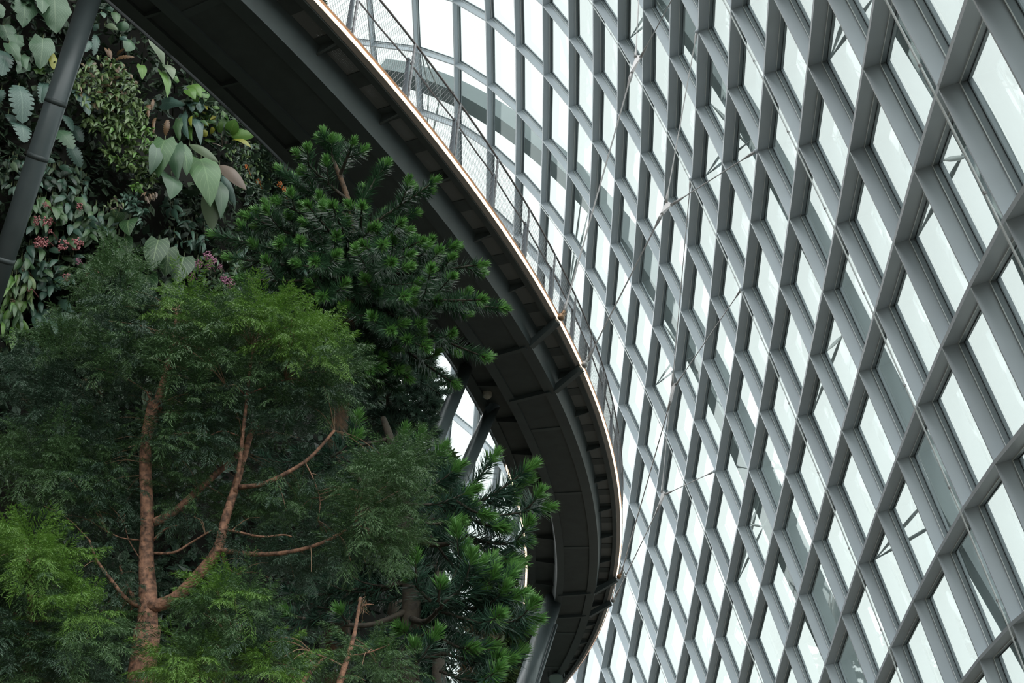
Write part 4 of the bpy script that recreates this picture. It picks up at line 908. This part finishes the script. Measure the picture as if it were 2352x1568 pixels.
c = polyc(np.concatenate([[[base[0]-.05, FY+.1, 0]], at([(322, 1568, FY), (335, 1470, FY), (340, 1380, FY), (336, 1280, FY), (338, 1180, FY), (334, 1080, FY), (336, 1000, FY-.05), (350, 920, FY-.1)])]), 50)
mb = MB(); rr = np.interp(np.arange(50), [0, 12, 25, 40, 49], [.12, .085, .055, .045, .032]); mb.tube(c, rr, 16); mb.build('trunk', M['redbark'], wt, True)
DEFS = [([(345, 965, FY-.08), (368, 900, FY-.1), (386, 830, FY-.15), (400, 770, FY-.15), (405, 712, FY-.1)], .034, .010),
 ([(342, 1395, FY-.02), (400, 1375, FY-.1), (455, 1320, FY-.2), (500, 1260, FY-.25), (518, 1190, FY-.25), (540, 1120, FY-.25), (560, 1050, FY-.2), (585, 965, FY-.15)], .052, .022),
 ([(352, 1200, FY), (400, 1175, FY+.05), (450, 1130, FY+.1), (500, 1085, FY+.15), (540, 1050, FY+.15), (575, 1000, FY+.2)], .034, .018),
 ([(540, 1130, FY-.27), (552, 1050, FY-.3), (562, 960, FY-.3), (572, 870, FY-.3), (580, 795, FY-.25), (572, 790, FY-.25)], .018, .007),
 ([(548, 1118, FY-.25), (600, 1112, FY-.35), (660, 1085, FY-.4), (715, 1048, FY-.4), (768, 988, FY-.4)], .020, .011),
 ([(505, 1262, FY-.25), (580, 1272, FY-.35), (660, 1268, FY-.45), (740, 1246, FY-.5), (815, 1205, FY-.5)], .021, .010),
 ([(515, 1215, FY-.25), (550, 1222, FY-.4), (600, 1232, FY-.5), (650, 1228, FY-.5), (670, 1232, FY-.5)], .011, .005),
 ([(322, 1393, FY), (290, 1375, FY-.1), (250, 1325, FY-.2), (222, 1285, FY-.25), (205, 1240, FY-.25)], .019, .008),
 ([(312, 1385, FY), (290, 1340, FY+.1), (275, 1300, FY+.1)], .014, .007),
 ([(355, 1270, FY-.1), (400, 1268, FY-.2), (440, 1245, FY-.2), (490, 1215, FY-.25)], .011, .006),
 ([(352, 1240, FY), (380, 1215, FY-.1), (410, 1205, FY-.1)], .010, .005),
 ([(372, 925, FY-.1), (345, 915, FY-.1), (338, 900, FY-.1)], .012, .006),
 ([(335, 1040, FY), (345, 1000, FY+.1), (362, 955, FY+.1), (368, 935, FY+.05)], .022, .015),
 ([(570, 905, FY-.3), (605, 890, FY-.35), (655, 872, FY-.35)], .007, .004), ([(560, 905, FY-.3), (540, 884, FY-.3), (520, 888, FY-.3)], .007, .003),
 ([(320, 1240, FY), (280, 1235, FY-.1), (245, 1220, FY-.1)], .007, .004), ([(548, 1000, FY-.3), (510, 990, FY-.3), (478, 1002, FY-.3)], .007, .003),
 ([(500, 1255, FY-.2), (520, 1300, FY-.2), (545, 1320, FY-.2), (510, 1330, FY-.2)], .006, .003), ([(320, 1280, FY), (296, 1240, FY), (285, 1200, FY)], .006, .003),
 ([(700, 1060, FY-.4), (720, 1100, FY-.4), (735, 1150, FY-.4), (730, 1195, FY-.4)], .006, .003)]
for d in DEFS: LIMBS.append(limb(*d))
ALLP = np.concatenate(LIMBS+[c[20:]])
# foliage masses: (x, y, rx, ry, number, tone, depth shift)
FB = [(118, 800, 42, 45, 46, 'f', .4), (90, 880, 60, 60, 70, 'd', .5), (130, 960, 75, 70, 90, 'd', .4), (95, 1040, 75, 60, 90, 'f', .2), (190, 1060, 60, 60, 60, 'f', .3), (150, 1140, 75, 55, 70, 'f', .1), (250, 1130, 60, 70, 70, 'd', .2), (225, 1220, 80, 50, 60, 'd', .2),
      (290, 760, 60, 90, 90, 'd', 0), (250, 690, 50, 60, 50, 'f', .1), (255, 620, 40, 45, 36, 'f', .3), (345, 785, 55, 45, 56, 'f', .2), (420, 720, 40, 40, 40, 'b', -.1), (470, 740, 50, 30, 40, 'f', .3), (330, 850, 80, 70, 90, 'd', .35), (430, 860, 60, 70, 80, 'f', -.2), (260, 830, 50, 55, 55, 'f', 0),
      (480, 780, 60, 60, 80, 'f', 0), (540, 730, 50, 45, 60, 'f', 0), (600, 720, 40, 30, 44, 'b', -.3), (650, 760, 55, 40, 66, 'b', -.35), (720, 800, 55, 45, 66, 'b', -.35), (760, 835, 40, 40, 44, 'f', -.3), (620, 830, 70, 60, 90, 'f', -.1), (690, 900, 70, 55, 80, 'f', -.2), (560, 900, 60, 70, 70, 'd', 0), (740, 920, 45, 50, 50, 'd', -.2),
      (390, 985, 50, 45, 40, 'f', -.1), (450, 1010, 60, 60, 66, 'd', 0), (410, 1080, 50, 50, 40, 'f', .3), (280, 1000, 70, 60, 60, 'd', .4), (510, 1000, 50, 60, 50, 'f', .2), (480, 940, 50, 50, 50, 'd', .3), (640, 990, 60, 40, 44, 'd', 0), (640, 1150, 60, 60, 66, 'f', .1), (700, 1130, 60, 60, 60, 'd', .1), (600, 1180, 50, 30, 24, 'f', .1),
      (650, 1300, 80, 36, 34, 'd', 0.1), (560, 1290, 60, 40, 26, 'd', 0), (730, 1300, 50, 35, 26, 'd', 0), (850, 1170, 50, 90, 80, 'f', -.4), (905, 1060, 45, 40, 40, 'f', -.4), (880, 1120, 60, 50, 54, 'f', -.4), (850, 1275, 70, 42, 52, 'f', -.2), (900, 1230, 40, 50, 30, 'f', -.45), (790, 1260, 50, 36, 30, 'd', -.1), (920, 1100, 36, 34, 26, 'f', -.45),
      (430, 1200, 60, 45, 36, 'd', .3), (430, 1150, 50, 40, 30, 'f', .3), (300, 1330, 60, 40, 30, 'd', .3), (225, 1420, 50, 45, 44, 'f', .2), (270, 1480, 55, 50, 50, 'd', .45), (200, 1330, 50, 40, 30, 'd', .2)]
fm = {'f': MB(), 'b': MB(), 'd': MB()}; tw = MB(); DENS = 1.1
def spray_mass(fm, tw, FB, FYc, S=(.18, .34), limbs=None):
    for (x, y, rx, ry, n, tone, dz) in FB:
        k = int(n*DENS); a = rng.uniform(0, 2*math.pi, k); r = np.sqrt(rng.uniform(0, 1, k))
        pos = []; ax = []
        c0 = W(x, y, FYc+dz)
        for i in range(k):
            p = W(x+rx*r[i]*math.cos(a[i]), y+ry*r[i]*math.sin(a[i]), FYc+dz+rng.normal(0, .28)); pos.append(p)
            o = p-c0; ax.append(nrm(np.array([o[0]*1.2, o[1]*.7-.1, .12]))+rng.normal(0, .4, 3)+np.array([0, 0, -.25]))
        add_sprays(fm[tone], pos, ax, rng.uniform(*S, k))
        if limbs is not None:
            for i in range(0, k, 9):
                j = np.argmin(((limbs-pos[i])**2).sum(1)); q = limbs[j]
                if np.linalg.norm(q-pos[i]) < .55: tw.tube(polyc([q, (q+pos[i])/2+np.array([0, 0, .04]), pos[i]], 6), np.linspace(.0045, .002, 6), 4)
spray_mass(fm, tw, FB, FY, limbs=ALLP)
fo = fm['f'].build('foliage', M['feather'], wt); fm['d'].build('foliage', M['featherd'], wt)
o = fm['b'].build('young_foliage', M['featherb'], wt); o['label'] = 'bright yellow-green young foliage'
tw.build('twigs', M['twig'], wt)
# neighbours of the same kind at the lower corners
def small_weeper(lab, trunk, r0, r1, FB2, Yc, extra=()):
    b = W(*trunk[0]); root = empty('weeping_tree', (b[0], b[1], 0)); tag(root, lab, 'tree')
    pts = np.concatenate([[[b[0], b[1], 0]], at(trunk)]); c = polyc(pts, 24); mb = MB(); mb.tube(c, np.linspace(r0, r1, 24), 10); mb.build('trunk', M['redbark'], root, True)
    L_ = [c]
    for e, ra, rb in extra:
        cc = polyc(at(e), 14); mb = MB(); mb.tube(cc, np.linspace(ra, rb, 14), 8); mb.build('branch', M['redbark'], root, True); L_.append(cc)
    fm = {'f': MB(), 'b': MB(), 'd': MB()}; tw = MB(); spray_mass(fm, tw, FB2, Yc, limbs=np.concatenate(L_))
    for k, m in (('f', 'feather'), ('d', 'featherd'), ('b', 'featherb')):
        if fm[k].v: 
            o = fm[k].build('foliage', M[m], root)
            if k == 'b': o['label'] = 'bright green young foliage'
    if tw.v: tw.build('twigs', M['twig'], root)
small_weeper('young feathery tree with bright green foliage at the lower left edge', [(40, 1700, 9.3), (60, 1500, 9.3), (70, 1350, 9.3), (60, 1260, 9.3)], .05, .012,
   [(40, 1270, 55, 45, 70, 'b', 0), (95, 1300, 45, 45, 56, 'b', -.1), (70, 1360, 60, 50, 60, 'f', 0), (20, 1420, 50, 60, 60, 'd', .1), (60, 1500, 70, 60, 80, 'd', .1), (170, 1400, 55, 35, 46, 'b', -.2), (180, 1470, 60, 50, 66, 'f', -.2), (100, 1550, 80, 50, 66, 'f', 0), (190, 1550, 60, 40, 50, 'd', 0), (10, 1330, 30, 60, 40, 'f', .1)], 9.3)
small_weeper('feathery shrub tree with bare reddish stems at the bottom middle', [(640, 1750, 9.2), (660, 1640, 9.2), (700, 1560, 9.2), (745, 1510, 9.2)], .030, .009,
   [(430, 1535, 50, 34, 50, 'b', 0), (470, 1510, 55, 40, 50, 'f', 0), (540, 1500, 50, 45, 40, 'f', .1), (560, 1400, 50, 40, 50, 'f', .1), (520, 1370, 40, 30, 30, 'b', .1), (600, 1470, 50, 40, 36, 'd', .1), (690, 1520, 50, 34, 34, 'f', 0), (470, 1400, 36, 30, 24, 'f', .1), (620, 1540, 50, 30, 30, 'b', 0), (860, 1530, 45, 40, 36, 'f', 0)], 9.2,
   [([(760, 1650, 9.1), (782, 1560, 9.1), (800, 1505, 9.1), (815, 1450, 9.1), (828, 1372, 9.1)], .026, .009), ([(498, 1640, 9.3), (515, 1560, 9.3), (545, 1495, 9.3)], .016, .008), ([(798, 1505, 9.1), (840, 1500, 9.05), (895, 1480, 9.0)], .007, .003), ([(790, 1530, 9.1), (750, 1510, 9.1), (720, 1500, 9.1)], .007, .004), ([(820, 1400, 9.1), (840, 1388, 9.1), (858, 1388, 9.1)], .005, .003)])
mb = MB(); c = W(834, 1384, 9.05)
scatter(mb, TN, TNQ, c+rv(60, .015)*np.array([1, 1, 2.2]), rv(60, .5)+[0, 0, -1.], rv(60), rng.uniform(.03, .06, 60), .004)
tag(mb.build('dead_leaf_tuft', M['brownf']), 'rusty dead tuft on the bare stem at the bottom middle', 'plant')
